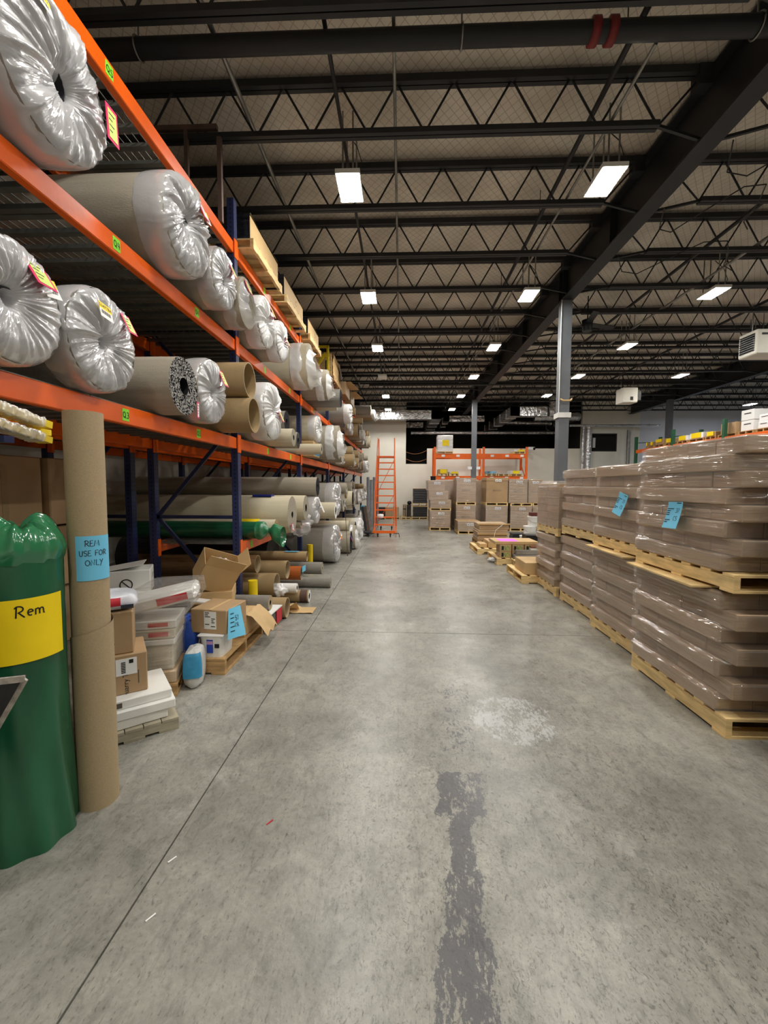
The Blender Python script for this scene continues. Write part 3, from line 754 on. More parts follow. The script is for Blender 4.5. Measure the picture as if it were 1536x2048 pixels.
# ropes across the notch
for z0_, z1_, lab in ((903, 900, 'upper sagging rope across the notch in the cream wall'), (917, 917, 'lower rope across the notch in the cream wall')):
    a = q(811, z0_, YB + 0.1); c_ = q(854, z1_, YB + 0.1)
    pts = [a.lerp(c_, i / 8) - Vector((0, 0, 0.17 * (1 - (2 * i / 8 - 1) ** 2))) for i in range(9)]
    pts[0].x -= 0.02; pts[-1].x += 0.04
    tag(ob('rope', MB().tube(pts, 0.014, 5), mat('rope', (150, 104, 70), 0.8)), lab, 'rope')

# ================================================================== carpet racks on the left
RX = -1.95
PY = [1.45] + [5.09 + 3.2 * k for k in range(0, 6)]
LEVELS = {'L1': 0.87, 'Q3': 2.14, 'Q4': 3.29, 'Q5': 4.40}
BH = 0.13
def rack(xf, depth, name, label, ys, levels, skip=(), top=4.95, decks=True):
    t = thing(name, label, 'rack', (xf, 0, 0))
    for k, y in enumerate(ys):
        u = ob('upright_frame', MB().box(-0.04, 0.04, -0.045, 0.045, 0.0, top), M_BLUE, t, (-0.045, y, 0))
        ob('rear_post', MB().box(-0.04, 0.04, -0.045, 0.045, 0.0, top), M_BLUE, u, (-depth + 0.09, 0, 0))
        for i, z in enumerate((0.15, 1.25, 2.35, 3.45, 4.6)):
            ob('brace', MB().bar((-0.04, 0, z), (-depth + 0.13, 0, z), 0.03, 0.04), M_BLUEP, u)
            if z < 4.5:
                zz = (0.15, 1.25, 2.35, 3.45, 4.6)
                ob('brace', MB().bar((-0.04, 0.0, zz[i + 1] if i % 2 else zz[i]), (-depth + 0.13, 0.0, zz[i] if i % 2 else zz[i + 1]), 0.03, 0.04), M_BLUEP, u)
        ob('base_plate', MB().box(-0.07, 0.07, -0.08, 0.08, 0, 0.012), M_BLUEP, u)
    for k in range(len(ys) - 1):
        y0, y1 = ys[k] + 0.045, ys[k + 1] - 0.045
        for ln, z in levels.items():
            if (ln, k) in skip: continue
            for xx in (-0.045, -depth + 0.045):
                def cb():
                    b = MB(); b.cbox(-0.03, 0.03, 0, y1 - y0, -BH / 2, BH / 2, 0.006); b.box(-0.045, 0.045, -0.004, 0.004, -0.11, 0.1)
                    b.box(0.036, 0.047, -0.06, 0.004, -0.11, 0.1); b.box(0.036, 0.047, y1 - y0 - 0.004, y1 - y0 + 0.06, -0.11, 0.1)
                    return b.mesh('crossbeam', M_ORANGE)
                place('crossbeam', shared(('cb', round(y1 - y0, 3)), cb), t, (xx, y0, z), (0, 0, 0) if xx > -0.5 else (0, 0, 0))
            if not decks: continue
            dw = (y1 - y0) / 3
            def dk():
                b = MB(); L_ = depth - 0.1
                n = 7
                for i in range(n):
                    yy = -dw / 2 + 0.03 + (dw - 0.06) * i / (n - 1)
                    b.box(-L_ / 2, L_ / 2, yy - 0.024, yy + 0.024, -0.03, -0.022)
                    b.box(-L_ / 2, L_ / 2, yy - 0.026, yy - 0.022, -0.03, 0.0); b.box(-L_ / 2, L_ / 2, yy + 0.022, yy + 0.026, -0.03, 0.0)
                m_ = 16
                for i in range(m_ + 1):
                    xx = -L_ / 2 + L_ * i / m_
                    b.box(xx - 0.003, xx + 0.003, -dw / 2 + 0.005, dw / 2 - 0.005, 0.0, 0.006)
                b.box(L_ / 2 - 0.004, L_ / 2 + 0.012, -dw / 2 + 0.005, dw / 2 - 0.005, -0.004, 0.006)
                return b.mesh('wire_deck', M_DECK)
            me = shared(('deck', round(dw, 3), round(depth, 3)), dk)
            for i in range(3):
                place('wire_deck', me, t, (-depth / 2, y0 + dw * (i + 0.5), z + BH / 2 + 0.004))
    return t
rk = rack(RX, 1.12, 'pallet_rack', 'tall blue and orange rack beside the aisle loaded with carpet rolls', PY, LEVELS, {('L1', 0)})
rk2 = rack(RX - 1.32, 1.12, 'pallet_rack', 'second blue and orange rack standing behind the aisle rack', PY, LEVELS, {('L1', 0), ('L1', 1)})
SH = {k: v + BH / 2 + 0.0135 for k, v in LEVELS.items()}
# sticker row on the beams
def beam_sticker(px, py, txt, lv, w_=0.075, h_=0.085, m=None):
    p = on_x(px, py, RX + 0.0)
    s = ob('bin_sticker', MB().box(0, 0.002, -w_ / 2, w_ / 2, -h_ / 2, h_ / 2), m or M_LIME, rk, (-0.015, p.y, LEVELS[lv]))
    if txt:
        fn = lambda u, v, l: (0.002 + l, u, v)
        ob('handwriting', strokes(txt, -0.030, -0.022, 0.042, 0.0055, fn), M_INK, s)
for px, py, txt, lv in ((222, 125, 'Q5', 'Q5'), (237, 487, 'Q4', 'Q4'), (255, 825, 'Q3', 'Q3'), (397, 385, 'Q5', 'Q5'), (397, 632, 'Q4', 'Q4'), (400, 870, 'Q3', 'Q3'),
                        (532, 752, '', 'Q4'), (531, 593, '', 'Q5'), (582, 665, '', 'Q5'), (581, 795, '', 'Q4'), (628, 835, '', 'Q4'), (538, 912, '', 'Q3'), (505, 1078, '', 'L1'), (583, 924, '', 'Q3')):
    beam_sticker(px, py, txt, lv)
# yellow bollards guarding the posts
for k, (bx, by) in enumerate(((RX + 0.13, PY[1] + 0.02), (RX + 0.16, PY[2] - 0.02))):
    t = thing('post_guard', ['yellow post guard beside the loose cartons and tubes', 'yellow post guard beside the bagged roll with an orange tag'][k], 'bollard', (bx, by, 0))
    ob('tube', MB().tube([(0, 0, 0.0), (0, 0, 0.47)], 0.057, 20), M_YELP, t)
    ob('base', MB().box(-0.09, 0.09, -0.09, 0.09, 0, 0.012), M_YELP, t)
# ================================================================== pallets and cartons
def stringer_mesh(L_, h, w_, notch, m):
    def f():
        b = MB()
        if not notch: b.box(-L_ / 2, L_ / 2, -w_ / 2, w_ / 2, 0, h)
        else:
            n1, n2, n3, d = L_ * 0.16, L_ * 0.36, L_ * 0.5, h * 0.42
            xs_ = [-n3, -n2, -n2 + 0.03, -n1 - 0.03, -n1, n1, n1 + 0.03, n2 - 0.03, n2, n3]
            zs_ = [0, 0, d, d, 0, 0, d, d, 0, 0]
            vs = []; k = len(xs_)
            for yy in (-w_ / 2, w_ / 2):
                vs += [(x, yy, z) for x, z in zip(xs_, zs_)] + [(n3, yy, h), (-n3, yy, h)]
            t = k + 2
            fs = [tuple(range(t)), tuple(range(2 * t - 1, t - 1, -1))] + [(i, i + t, (i + 1) % t + t, (i + 1) % t) for i in range(t)]
            b.add(vs, fs)
        return b.mesh('stringer', m)
    return shared(('stringer', round(L_, 3), round(h, 3), w_, notch, m.name), f)
def pallet(label, cx, cy, z, lx, ly, axis='y', m=None, notch=False, rz=0.0, group=None, h=0.135, boards=6):
    """wooden pallet; axis = direction the stringers run"""
    m = m or M_WOOD
    t = thing('wooden_pallet', label, 'pallet', (cx, cy, z), rz, group)
    L_, W = (ly, lx) if axis == 'y' else (lx, ly)
    r = HP if axis == 'y' else 0.0
    sh = h - 0.036
    for k in (-1, 0, 1):
        o = k * (W / 2 - 0.022)
        place('stringer', stringer_mesh(L_, sh, 0.04, notch, m), t, (o, 0, 0.018) if axis == 'y' else (0, o, 0.018), (0, 0, r))
    for nb, zz in ((boards, h - 0.018), (3, 0.0)):
        bw = 0.1 if nb > 3 else 0.12
        for i in range(nb):
            s = -L_ / 2 + bw / 2 + (L_ - bw) * i / (nb - 1)
            place('deck_board', boxmesh(W, bw, 0.018, m) if axis == 'y' else boxmesh(bw, W, 0.018, m), t, (0, s, zz) if axis == 'y' else (s, 0, zz))
    return t

def film_skirt(parent, rings, m=None, seed=0, top=True, amp=0.004):
    """rings: (z, x0, x1, y0, y1) from bottom up; rounded rectangle film sheet with crinkles"""
    n = 14; P = 4 * n; b = MB(); vs = []
    rr = 0.02
    def ringpts(x0, x1, y0, y1):
        out = []
        for (ax_, ay_), (bx_, by_) in (((x0, y0), (x1, y0)), ((x1, y0), (x1, y1)), ((x1, y1), (x0, y1)), ((x0, y1), (x0, y0))):
            for i in range(n):
                t = i / n
                t = 0.5 - 0.5 * math.cos(math.pi * t) if False else t
                out.append((ax_ + (bx_ - ax_) * t, ay_ + (by_ - ay_) * t))
        return out
    rings2 = []
    for i, rg in enumerate(rings):
        rings2.append(rg)
    for (z, x0, x1, y0, y1) in rings2:
        cx, cy = (x0 + x1) / 2, (y0 + y1) / 2
        for i, (x, y) in enumerate(ringpts(x0, x1, y0, y1)):
            k = noise.noise(Vector((x * 9 + seed, y * 9, z * 23))) * amp + amp
            if i % n == 0: k -= rr * 0.4
            d = Vector((x - cx, y - cy)); 
            nx = 1 if abs(x - x1) < 1e-6 else (-1 if abs(x - x0) < 1e-6 else 0); ny = 1 if abs(y - y1) < 1e-6 else (-1 if abs(y - y0) < 1e-6 else 0)
            vs.append((x + nx * k, y + ny * k, z + noise.noise(Vector((x * 4, y * 4 + seed, z * 5))) * 0.006))
    fs = []
    for j in range(len(rings2) - 1):
        for i in range(P): fs.append((j * P + i, j * P + (i + 1) % P, (j + 1) * P + (i + 1) % P, (j + 1) * P + i))
    if top: fs.append(tuple((len(rings2) - 1) * P + i for i in range(P)))
    b.add(vs, fs, 0, False)
    return ob('stretch_wrap', b, m or M_FILM, parent)

PACK = [M_KRAFT2, mat('carton_b', (178, 153, 124), 0.55, 0, 0.07, 2.0, 0.05, 60, 0.4), mat('carton_c', (192, 164, 132), 0.55, 0, 0.07, 2.0, 0.05, 60, 0.4)]
def plank_load(label, x0, y0, y1, z0, n, lh, group=None, seed=1, first='A', rz=0.0, odd=None):
    """pallet load of long flat flooring cartons in crossed layers; aisle face at x0"""
    ly = y1 - y0; lx = 1.06
    t = thing('wrapped_carton_load', label, 'carton load', (x0 + lx / 2, (y0 + y1) / 2, z0), rz, group)
    rr = random.Random(seed); rings = []
    for k in range(n):
        A = (k % 2 == 0) == (first == 'A')
        hx, hy = (lx / 2, ly / 2 - 0.055) if A else (lx / 2 - 0.045, ly / 2)
        sx = rr.uniform(-0.008, 0.008); sy = (0.055 if A else 0.0) + rr.uniform(-0.008, 0.008)
        z = k * lh
        for i in range(4):
            m = PACK[rr.randrange(3)]
            if A: place('carton', boxmesh(2 * hx / 4 - 0.004, 2 * hy, lh - 0.003, m, 0.005), t, (sx - hx + hx / 4 + i * hx / 2, sy + rr.uniform(-.006, .006), z))
            else: place('carton', boxmesh(2 * hx, 2 * hy / 4 - 0.004, lh - 0.003, m, 0.005), t, (sx + rr.uniform(-.006, .006), sy - hy + hy / 4 + i * hy / 2, z))
        fx = 0.45 * (lx / 2) + 0.55 * hx + 0.012; fy0 = -(0.45 * ly / 2 + 0.55 * (hy - sy)) - 0.012; fy1 = 0.45 * ly / 2 + 0.55 * (hy + sy) + 0.012
        fx = max(fx, hx + 0.016)
        rings += [(z + lh * 0.12, -fx, fx, fy0, fy1), (z + lh * 0.5, -fx, fx, fy0, fy1), (z + lh * 0.88, -fx, fx, fy0, fy1)]
    rings.append((n * lh + 0.006, -hx + 0.02, hx - 0.02, -hy + sy + 0.02, hy + sy - 0.02))
    film_skirt(t, rings, seed=seed)
    return t
def blue_note(parent, wx, wy, wz, sx=0.19, sz=0.235, tilt=0.12, lines=(('37', 0.02, 0.02), ('CS', 0.015, -0.04))):
    """sheet of blue paper taped by its top edge to the aisle face (face towards -X)"""
    L_ = Vector((wx, wy, wz)) - Vector(parent.location)
    s = ob('blue_note', MB().grid(6, 8, lambda u, v: (-0.05 * (1 - v) ** 1.5 - 0.012, (u - 0.5) * sx, (v - 0.5) * sz), 0), M_CYAN, parent, L_, (tilt, 0, 0))
    fn = lambda u, v, l: (-0.05 * (1 - (v / sz + 0.5)) ** 1.5 - 0.0125 - l, -u, v)
    wr_ = MB()
    for tx, u, v in lines: strokes(tx, u, v, 0.032, 0.0035, fn, wr_)
    ob('handwriting', wr_, M_INK, s)
    pr = MB()
    for k, (v, ln) in enumerate(((0.088, 0.05), (0.045, 0.075), (0.03, 0.04), (0.015, 0.035), (0.0, 0.035), (-0.04, 0.06), (-0.055, 0.035))):
        u0 = -0.08 if k else 0.02
        pr.add([fn(u0, v, .001), fn(u0 + ln, v, .001), fn(u0 + ln, v + 0.006, .001), fn(u0, v + 0.006, .001)], [(0, 1, 2, 3)])
    ob('printed_lines', pr, M_INK, s)
    return s

STACKS = [  # x0 aisle face, y0, y1, lower layers, upper layers, upper z
    (2.29, 1.55, 2.62, 7, 6, 'at the very edge of the aisle'),
    (2.13, 2.78, 3.90, 7, 8, 'with a blue sheet of paper on it'),
    (2.26, 3.98, 5.04, 7, 7, 'with a smaller-looking tilted blue sheet'),
    (2.33, 5.12, 6.22, 7, 7, ''),
]
LH = 0.1155
SLAB = []
LOWLAB = ['lower wrapped load of flat brown cartons cut off beside the two-note stacks', 'lower wrapped load of flat brown cartons beneath the load with the large blue note', 'lower wrapped load of flat brown cartons beneath the load with the crooked blue note', 'lower wrapped load of flat brown cartons with a torn open wrap']
UPLAB = ['upper wrapped load of brown cartons cut off beside the large blue note', 'upper wrapped load of eight carton layers bearing the straight blue note', 'upper wrapped load of brown cartons bearing the crooked blue note with a loose torn bag', 'upper wrapped load of brown cartons, white film domed over its top, no note']
for i, (x0, y0, y1, nl, nu, _) in enumerate(STACKS):
    cx, cy = x0 + 0.53, (y0 + y1) / 2
    pallet(['pale pine pallet on the floor under the carton stack cut off by the aisle mouth', 'pale pine pallet on the floor under the stack with the straight blue note', 'pale pine pallet on the floor under the stack with the crooked blue note', 'pale pine pallet on the floor under the torn lower load'][i], cx, cy, 0.0, 1.06, y1 - y0 + 0.02, 'y')
    lo = plank_load(LOWLAB[i], x0, y0, y1, 0.135, nl, LH, seed=11 + i, first='A')
    zt = 0.135 + nl * LH + 0.008
    if i in (1, 2):
        sh_ = thing('plywood_sheet', ['', 'thin plywood sheet poking out under the pallet of the straight blue note load', 'thin plywood sheet poking out under the pallet of the crooked blue note load'][i], 'board', (cx - 0.1, cy + 0.05, zt), -0.04)
        ob('sheet', MB().box(-0.53, 0.5, -0.42, 0.5, 0, 0.012), M_WOOD, sh_)
    zt += 0.013
    pallet(['pine pallet lifted onto the lower load at the aisle mouth', 'pine pallet carrying the load with the straight blue note', 'pine pallet carrying the load with the crooked blue note', 'pine pallet carrying the load with domed white film'][i], cx, cy, zt, 1.06, y1 - y0 + 0.02, 'y', h=0.12)
    up = plank_load(UPLAB[i], x0, y0, y1, zt + 0.12, nu, 0.1115, seed=31 + i, first='A')
    if i == 1:
        p = on_x(1354, 1030, x0 - 0.02); blue_note(up, p.x, p.y, p.z, 0.17, 0.2, -0.03)
    if i == 2:
        p = on_x(1247, 1008, x0 - 0.02); blue_note(up, p.x, p.y, p.z, 0.17, 0.215, 0.22, (('27', 0.02, 0.02), ('CS', 0.015, -0.04)))
# crumpled loose film at the crooked-note load
def crumple(name, label, cat, loc, sx, sy, sz, m, seed=0, parent=None, amp=0.35):
    def fn(u, v):
        a = 2 * math.pi * u; e = math.pi * (v - 0.5)
        d = Vector((math.cos(e) * math.cos(a), math.cos(e) * math.sin(a), math.sin(e)))
        k = 1 + amp * noise.noise(d * 2.2 + Vector((seed, 0, 0))) + amp * 0.6 * noise.noise(d * 5.5 + Vector((0, seed, 0)))
        return (d.x * k * sx, d.y * k * sy, d.z * k * sz + sz)
    o = ob(name, MB().grid(28, 18, fn, 0, True), m, parent, loc)
    if label: tag(o, label, cat)
    return o
# fourth stack: upright cartons in two columns, lower load flat
x0, y0, y1 = 2.31, 6.32, 7.28; cx, cy = x0 + 0.53, (y0 + y1) / 2
pallet('pale pine pallet on the floor under the farthest stack of wrapped cartons', cx, cy, 0, 1.06, y1 - y0, 'y')
plank_load('lower wrapped load of flat brown cartons beside the low open pallets', x0, y0, y1, 0.135, 7, 0.108, seed=51)
zt = 0.135 + 7 * 0.108 + 0.01
pallet('pine pallet carrying the evenly stacked cartons beside the grey column', cx, cy, zt, 1.06, y1 - y0, 'y', h=0.12)
t = thing('wrapped_carton_load', 'upper wrapped load of evenly stacked cartons in two columns beside the grey column', 'carton load', (cx, cy, zt + 0.12))
for k in range(6):
    for j in range(2):
        for i in range(2):
            place('carton', boxmesh(0.525, 0.475, 0.108, PACK[(k + j) % 3], 0.005), t, (-0.265 + 0.53 * i, -0.24 + 0.48 * j, k * 0.11))
film_skirt(t, [(0.0, -0.54, 0.54, -0.49, 0.49)] + [(0.06 * k, -0.54, 0.54, -0.488, 0.488) for k in range(1, 11)] + [(0.7, -0.5, 0.45, -0.4, 0.45)], seed=5)
# second carton row behind, glimpsed over the tops
for k, (yy, zz, lab) in enumerate(((4.2, 2.02, 'tall wrapped carton load standing behind the straight blue note stack'), (5.6, 2.0, 'tall wrapped carton load standing behind the crooked blue note stack'))):
    t = thing('wrapped_carton_load', lab, 'carton load', (4.15, yy, 0))
    for z in range(9):
        for j in range(2): place('carton', boxmesh(1.0, 0.5, zz / 9 - 0.006, PACK[(z + j) % 3], 0.005), t, (0, -0.255 + j * 0.51, z * zz / 9))
    film_skirt(t, [(0.02, -0.51, 0.51, -0.52, 0.52), (zz / 2, -0.51, 0.51, -0.52, 0.52), (zz, -0.51, 0.51, -0.52, 0.52), (zz + 0.01, -0.45, 0.45, -0.45, 0.45)], seed=60 + k)
    t['kind'] = 'thing'

# ------------------------------------------------------------------ the row of large branded cartons near the end wall
def big_carton(label, x0, x1, Y, z0, z1, depth=0.95, text=None, labels=True, film_=True, lid=0.07, m=None, seed=0):
    t = thing('big_carton', label, 'carton', ((x0 + x1) / 2, Y + depth / 2, z0))
    W, Hh = x1 - x0, z1 - z0; m = m or M_KRAFT
    ob('carton_body', MB().cbox(-W / 2 + 0.012, W / 2 - 0.012, -depth / 2 + 0.012, depth / 2 - 0.012, 0, Hh - 0.01, 0.006), m, t)
    if lid: ob('lid', MB().cbox(-W / 2, W / 2, -depth / 2, depth / 2, Hh - lid * 1.6, Hh, 0.006), m, t)
    if labels:
        zz = Hh - lid * 1.5
        for dx in (-0.06, 0.06): 
            l = ob('shipping_label', MB().box(-0.05, 0.05, -0.003, 0.0, -0.045, 0.045), M_PAPER, t, (dx + W * 0.05, -depth / 2 - 0.0015, zz))
            ob('print', MB().box(-0.02, 0.02, -0.004, -0.0032, -0.02, 0.005), M_INK, l)
    if text: lettering('brand_print', text, 0.075, M_INKG, t, (0, -depth / 2 + 0.0105, Hh * 0.48), FACE_CAM)
    if film_: film_skirt(t, [(0.01, -W / 2 - .004, W / 2 + .004, -depth / 2 - .004, depth / 2 + .004)] + [(Hh * k / 8, -W / 2 - .004, W / 2 + .004, -depth / 2 - .004, depth / 2 + .004) for k in range(1, 8)] + [(Hh, -W / 2 - .004, W / 2 + .004, -depth / 2 - .004, depth / 2 + .004)], seed=seed, top=False)
    return t
def px(x, y): return 840 + x / 6.4, 940 + y / 6.4
def bc(label, x0, y0, x1, y1, Y, **k):
    a = px(x0, y0); c = px(x1, y1); s = span(*a, *c, Y)
    return big_carton(label, s[0], s[1], Y, s[2] if 'z0' not in k else k.pop('z0'), s[3], **k)
def zpx(y, Y): return on_y(900, px(0, y)[1], Y).z
def rowpallet(label, x0, x1, Y, z, depth=0.95, h=0.11):
    a = on_y(px(x0, 0)[0], 1000, Y).x; c = on_y(px(x1, 0)[0], 1000, Y).x
    pallet(label, (a + c) / 2, Y + depth / 2, z, c - a, depth, 'y', h=h)
Y1 = 15.5
def stack2(xa, xb, Y, lows, ups, lab, text, z_up0, split=None, seed=0):
    pass
# column one
rowpallet('pallet under the leftover carton column beside the aisle end', 125, 395, Y1, 0)
z = 0.11; za = zpx(520, Y1)
bc('big branded carton on the floor pallet of the aisle-end column', 125, 520, 392, 750, Y1, z0=z, text='BENTLEY', seed=1)
rowpallet('second pallet halfway up the aisle-end carton column', 130, 400, Y1, za, h=0.09)
zb = za + 0.09; zc = zpx(385, Y1); zd = zpx(265, Y1)
a = px(130, 385); c = px(400, 500); s = span(*a, *c, Y1)
big_carton('shallow wide carton with labels on the second pallet of the aisle-end column', s[0], s[1], Y1, zb, zc, seed=2)
a = px(110, 265); c = px(365, 385); s = span(*a, *c, Y1)
big_carton('shallow carton with a grey film band third up the aisle-end column', s[0], s[1], Y1, zc, zd, seed=3)
a = px(97, 130); c = px(325, 265); s = span(*a, *c, Y1)
big_carton('topmost shallow carton of the aisle-end column', s[0], s[1], Y1, zd, s[3], seed=4)
# columns two to five
def col(xa, xb, yl, yp, yt, Y, la, lb, lp, lq, seed, xl=None):
    xl = xl or (xa, xb)
    rowpallet(lp, xl[0], xl[1], Y, 0)
    zl = zpx(yl, Y); a = px(xl[0], 0)[0]; c = px(xl[1], 0)[0]
    s = span(a, 1000, c, 1000, Y); big_carton(la, s[0], s[1], Y, 0.11, zl, text='BENTLEY', seed=seed)
    rowpallet(lq, xl[0], xl[1], Y, zl, h=0.1)
    s = span(px(xa, 0)[0], 1000, px(xb, 0)[0], 1000, Y); big_carton(lb, s[0], s[1], Y, zl + 0.1, zpx(yt, Y), text='BENTLEY', seed=seed + 1, film_=seed != 20)
col(462, 718, 445, 420, 100, Y1, 'lower branded carton behind the short wrapped carton', 'upper branded carton above the short wrapped carton, heavily film wrapped', 'floor pallet behind the short wrapped carton', 'raised pallet above the short wrapped carton', 10)
col(842, 1128, 450, 425, 95, Y1, 'lower branded carton with dark corner straps behind the strapped bundle', 'upper branded carton with bare cardboard face and no film', 'floor pallet behind the strapped bundle', 'raised pallet under the bare upper carton', 20)
col(1132, 1378, 455, 430, 112, Y1, 'lower branded carton beside the white pails, glossy with film', 'upper wide branded carton striped with film beside the bare one', 'floor pallet beside the white pails', 'raised pallet under the film-striped upper carton', 30, (1160, 1440))
col(1382, 1560, 450, 425, 118, Y1 + 0.05, 'lower carton at the far end of the row behind the wrapped stacks', 'upper carton at the far end of the row behind the wrapped stacks', 'floor pallet at the far end of the carton row', 'raised pallet at the far end of the carton row', 40, (1445, 1620))
# short carton in front
s = span(*px(485, 655), *px(770, 770), 14.4)
rowpallet('pallet under the short film-wrapped carton set in front of the row', 490, 770, 14.4, 0)
big_carton('short film-wrapped carton set in front of the tall row', s[0], s[1], 14.4, 0.11, zpx(655, 14.4), seed=77)
# cartons of the second row
for xa, xb, lab in ((500, 780, 'wrapped carton tower behind the heavily film wrapped pair'), (820, 1080, 'wrapped carton tower behind the bare upper carton'), (160, 430, 'wrapped carton tower behind the aisle-end column')):
    s = span(*px(xa, 130), *px(xb, 500), 16.7)
    t = thing('big_carton', lab, 'carton', ((s[0] + s[1]) / 2, 17.2, 0))
    W = s[1] - s[0]
    for k in range(2): place('carton_body', boxmesh(W, 0.95, s[3] / 2 - 0.01, M_KRAFT, 0.006), t, (0, 0, k * s[3] / 2))
    film_skirt(t, [(0.01, -W / 2, W / 2, -0.48, 0.48), (s[3] / 2, -W / 2, W / 2, -0.48, 0.48), (s[3], -W / 2, W / 2, -0.48, 0.48)], seed=90)

# ------------------------------------------------------------------ small orange rack at the end wall
YR = 20.6
def small_rack():
    t = thing('pallet_rack', 'low orange pallet rack against the half wall behind the carton row', 'rack', (0, YR, 0))
    xs_ = [on_y(x, 920, YR).x for x in (869.5, 967, 1053)]; zt = on_y(960, 894, YR).z
    for x in xs_:
        u = ob('upright', MB().box(x - 0.05, x + 0.05, -0.04, 0.04, 0, zt), M_ORANGE2, t)
        ob('rear_post', MB().box(x - 0.05, x + 0.05, 0.92, 1.0, 0, zt), M_ORANGE2, u)
        for k in range(4):
            za, zb_ = 0.3 + 0.8 * k, 1.1 + 0.8 * k
            if zb_ < zt: ob('brace', MB().bar((x, 0.04, za), (x, 0.92, zb_), 0.03, 0.03), M_ORANGE2, u)
    zs_ = []
    for y0_, y1_ in ((907.5, 916), (952, 959)):
        za = on_y(960, y1_, YR).z; zb_ = on_y(960, y0_, YR).z; zs_.append(zb_)
        for k in range(2):
            for yy in (-0.02, 0.95): ob('crossbeam', MB().box(xs_[k] + 0.05, xs_[k + 1] - 0.05, yy - 0.03, yy + 0.03, za, zb_), M_ORANGE2, t)
            for j in range(3): ob('shelf_tag', MB().box(-0.08, 0.08, -0.004, 0, -0.05, 0.05), M_PAPER, t, (xs_[k] + 0.4 + j * 0.7, -0.052, (za + zb_) / 2))
    return xs_, zs_
rxs, rzs = small_rack()
def goods(label, px0, px1, lv, ytop, kind, sticker=None, cat='carton', Y=YR - 0.1, d=0.8):
    a = on_y(px0, 940, Y).x; c = on_y(px1, 940, Y).x; z = rzs[lv]
    pallet('pallet under the ' + label, (a + c) / 2, Y + d / 2, z, c - a, d, 'y', h=0.1)
    zt = on_y(px0, ytop, Y).z; t = thing('goods_carton' if kind != 'white' else 'wrapped_goods', label, cat, ((a + c) / 2, Y + d / 2, z + 0.1))
    W, Hh = c - a - 0.04, zt - z - 0.1
    m = {'white': M_PAPER, 'brown': M_KRAFT, 'blue': mat('blue_white_bag', (150, 196, 226), 0.4, 0, 0.35, 5)}[kind]
    n = max(1, round(Hh / 0.22))
    for k in range(n): ob('box', MB().cbox(-W / 2, W / 2, -d / 2 + 0.02, d / 2 - 0.02, k * Hh / n, (k + 1) * Hh / n - 0.006, 0.015), m, t)
    if kind == 'white': film_skirt(t, [(0.0, -W / 2 - .01, W / 2 + .01, -d / 2, d / 2), (Hh / 2, -W / 2 - .01, W / 2 + .01, -d / 2, d / 2), (Hh, -W / 2 - .01, W / 2 + .01, -d / 2, d / 2)], seed=3, top=True)
    if sticker: 
        st = ob('yellow_notice', MB().box(-0.16, 0.16, -0.004, 0, -min(0.14, Hh * 0.42), min(0.14, Hh * 0.42)), M_YEL, t, (sticker * W, -d / 2 - 0.012, Hh * 0.52))
goods('white wrapped two-tier load on top of the orange rack', 874, 906, 0, 870, 'white', 0.02)
goods('small pale carton with yellow notice on top of the orange rack', 1027, 1050, 0, 899, 'white', 0.15)
goods('brown carton with yellow notice on the lower shelf of the orange rack', 876, 896, 1, 938, 'brown', 0.05)
goods('white carton with yellow notice beside the brown one on the orange rack', 898, 918, 1, 943, 'white', 0.05)
goods('blue and white bags on the lower shelf of the orange rack', 971, 994, 1, 942, 'blue', None, 'bags')
goods('flat pale bags beside the blue bags on the orange rack', 996, 1019, 1, 947, 'blue', None, 'bags')
goods('white carton with yellow notice at the far post of the orange rack', 1021, 1045, 1, 941, 'white', -0.05)
# black bin peeking out left of the rack
s = span(861, 953, 870, 962, 20.4)
t = thing('black_drum', 'black drum beside the orange rack post', 'drum', ((s[0] + s[1]) / 2 - 0.0, 20.2, 0)); ob('drum', MB().tube([(0, 0, 0), (0, 0, s[3])], 0.12, 16), M_BLACK, t); ob('rim', MB().tube([(0, 0, s[3] - 0.03), (0, 0, s[3] + 0.01)], 0.13, 16), M_BLACK, t)

# ------------------------------------------------------------------ green and orange rack beyond the cartons
GX = 10.0
M_GREEN = mat('green_paint', (44, 92, 66), 0.45, 0, 0.08)
gy = [on_x(x, 900, GX).y for x in (1272, 1345, 1447)]
gy.append(gy[-1] - (gy[0] - gy[2]) / 2); gy.append(gy[-1] - (gy[0] - gy[2]) / 2)
t = thing('pallet_rack', 'green rack with red-orange beams carrying cartons beyond the wrapped stacks', 'rack', (GX, 0, 0))
gz = on_x(1360, 890, GX).z
for k, y in enumerate(gy):
    u = ob('upright', MB().box(-0.05, 0.05, -0.05, 0.05, 0, gz + 0.6), M_GREEN, t, (0, y, 0))
    ob('rear_post', MB().box(0.95, 1.05, -0.05, 0.05, 0, gz + 0.6), M_GREEN, u)
    if k < 2: ob('brace', MB().bar((0.05, 0, gz + 0.35), (0.95, 0, gz + 0.4), 0.03, 0.03), M_GREEN, u)
    ob('brace', MB().bar((0.05, 0, gz - 1.0), (0.95, 0, gz - 0.2), 0.03, 0.03), M_GREEN, u)
for k in range(len(gy) - 1):
    for zz in (gz, gz - 1.5):
        for xx in (0.0, 1.0): ob('crossbeam', MB().box(xx - 0.03, xx + 0.03, gy[k + 1] + 0.05, gy[k] - 0.05, zz - 0.09, zz + 0.05), M_ORANGE2, t)
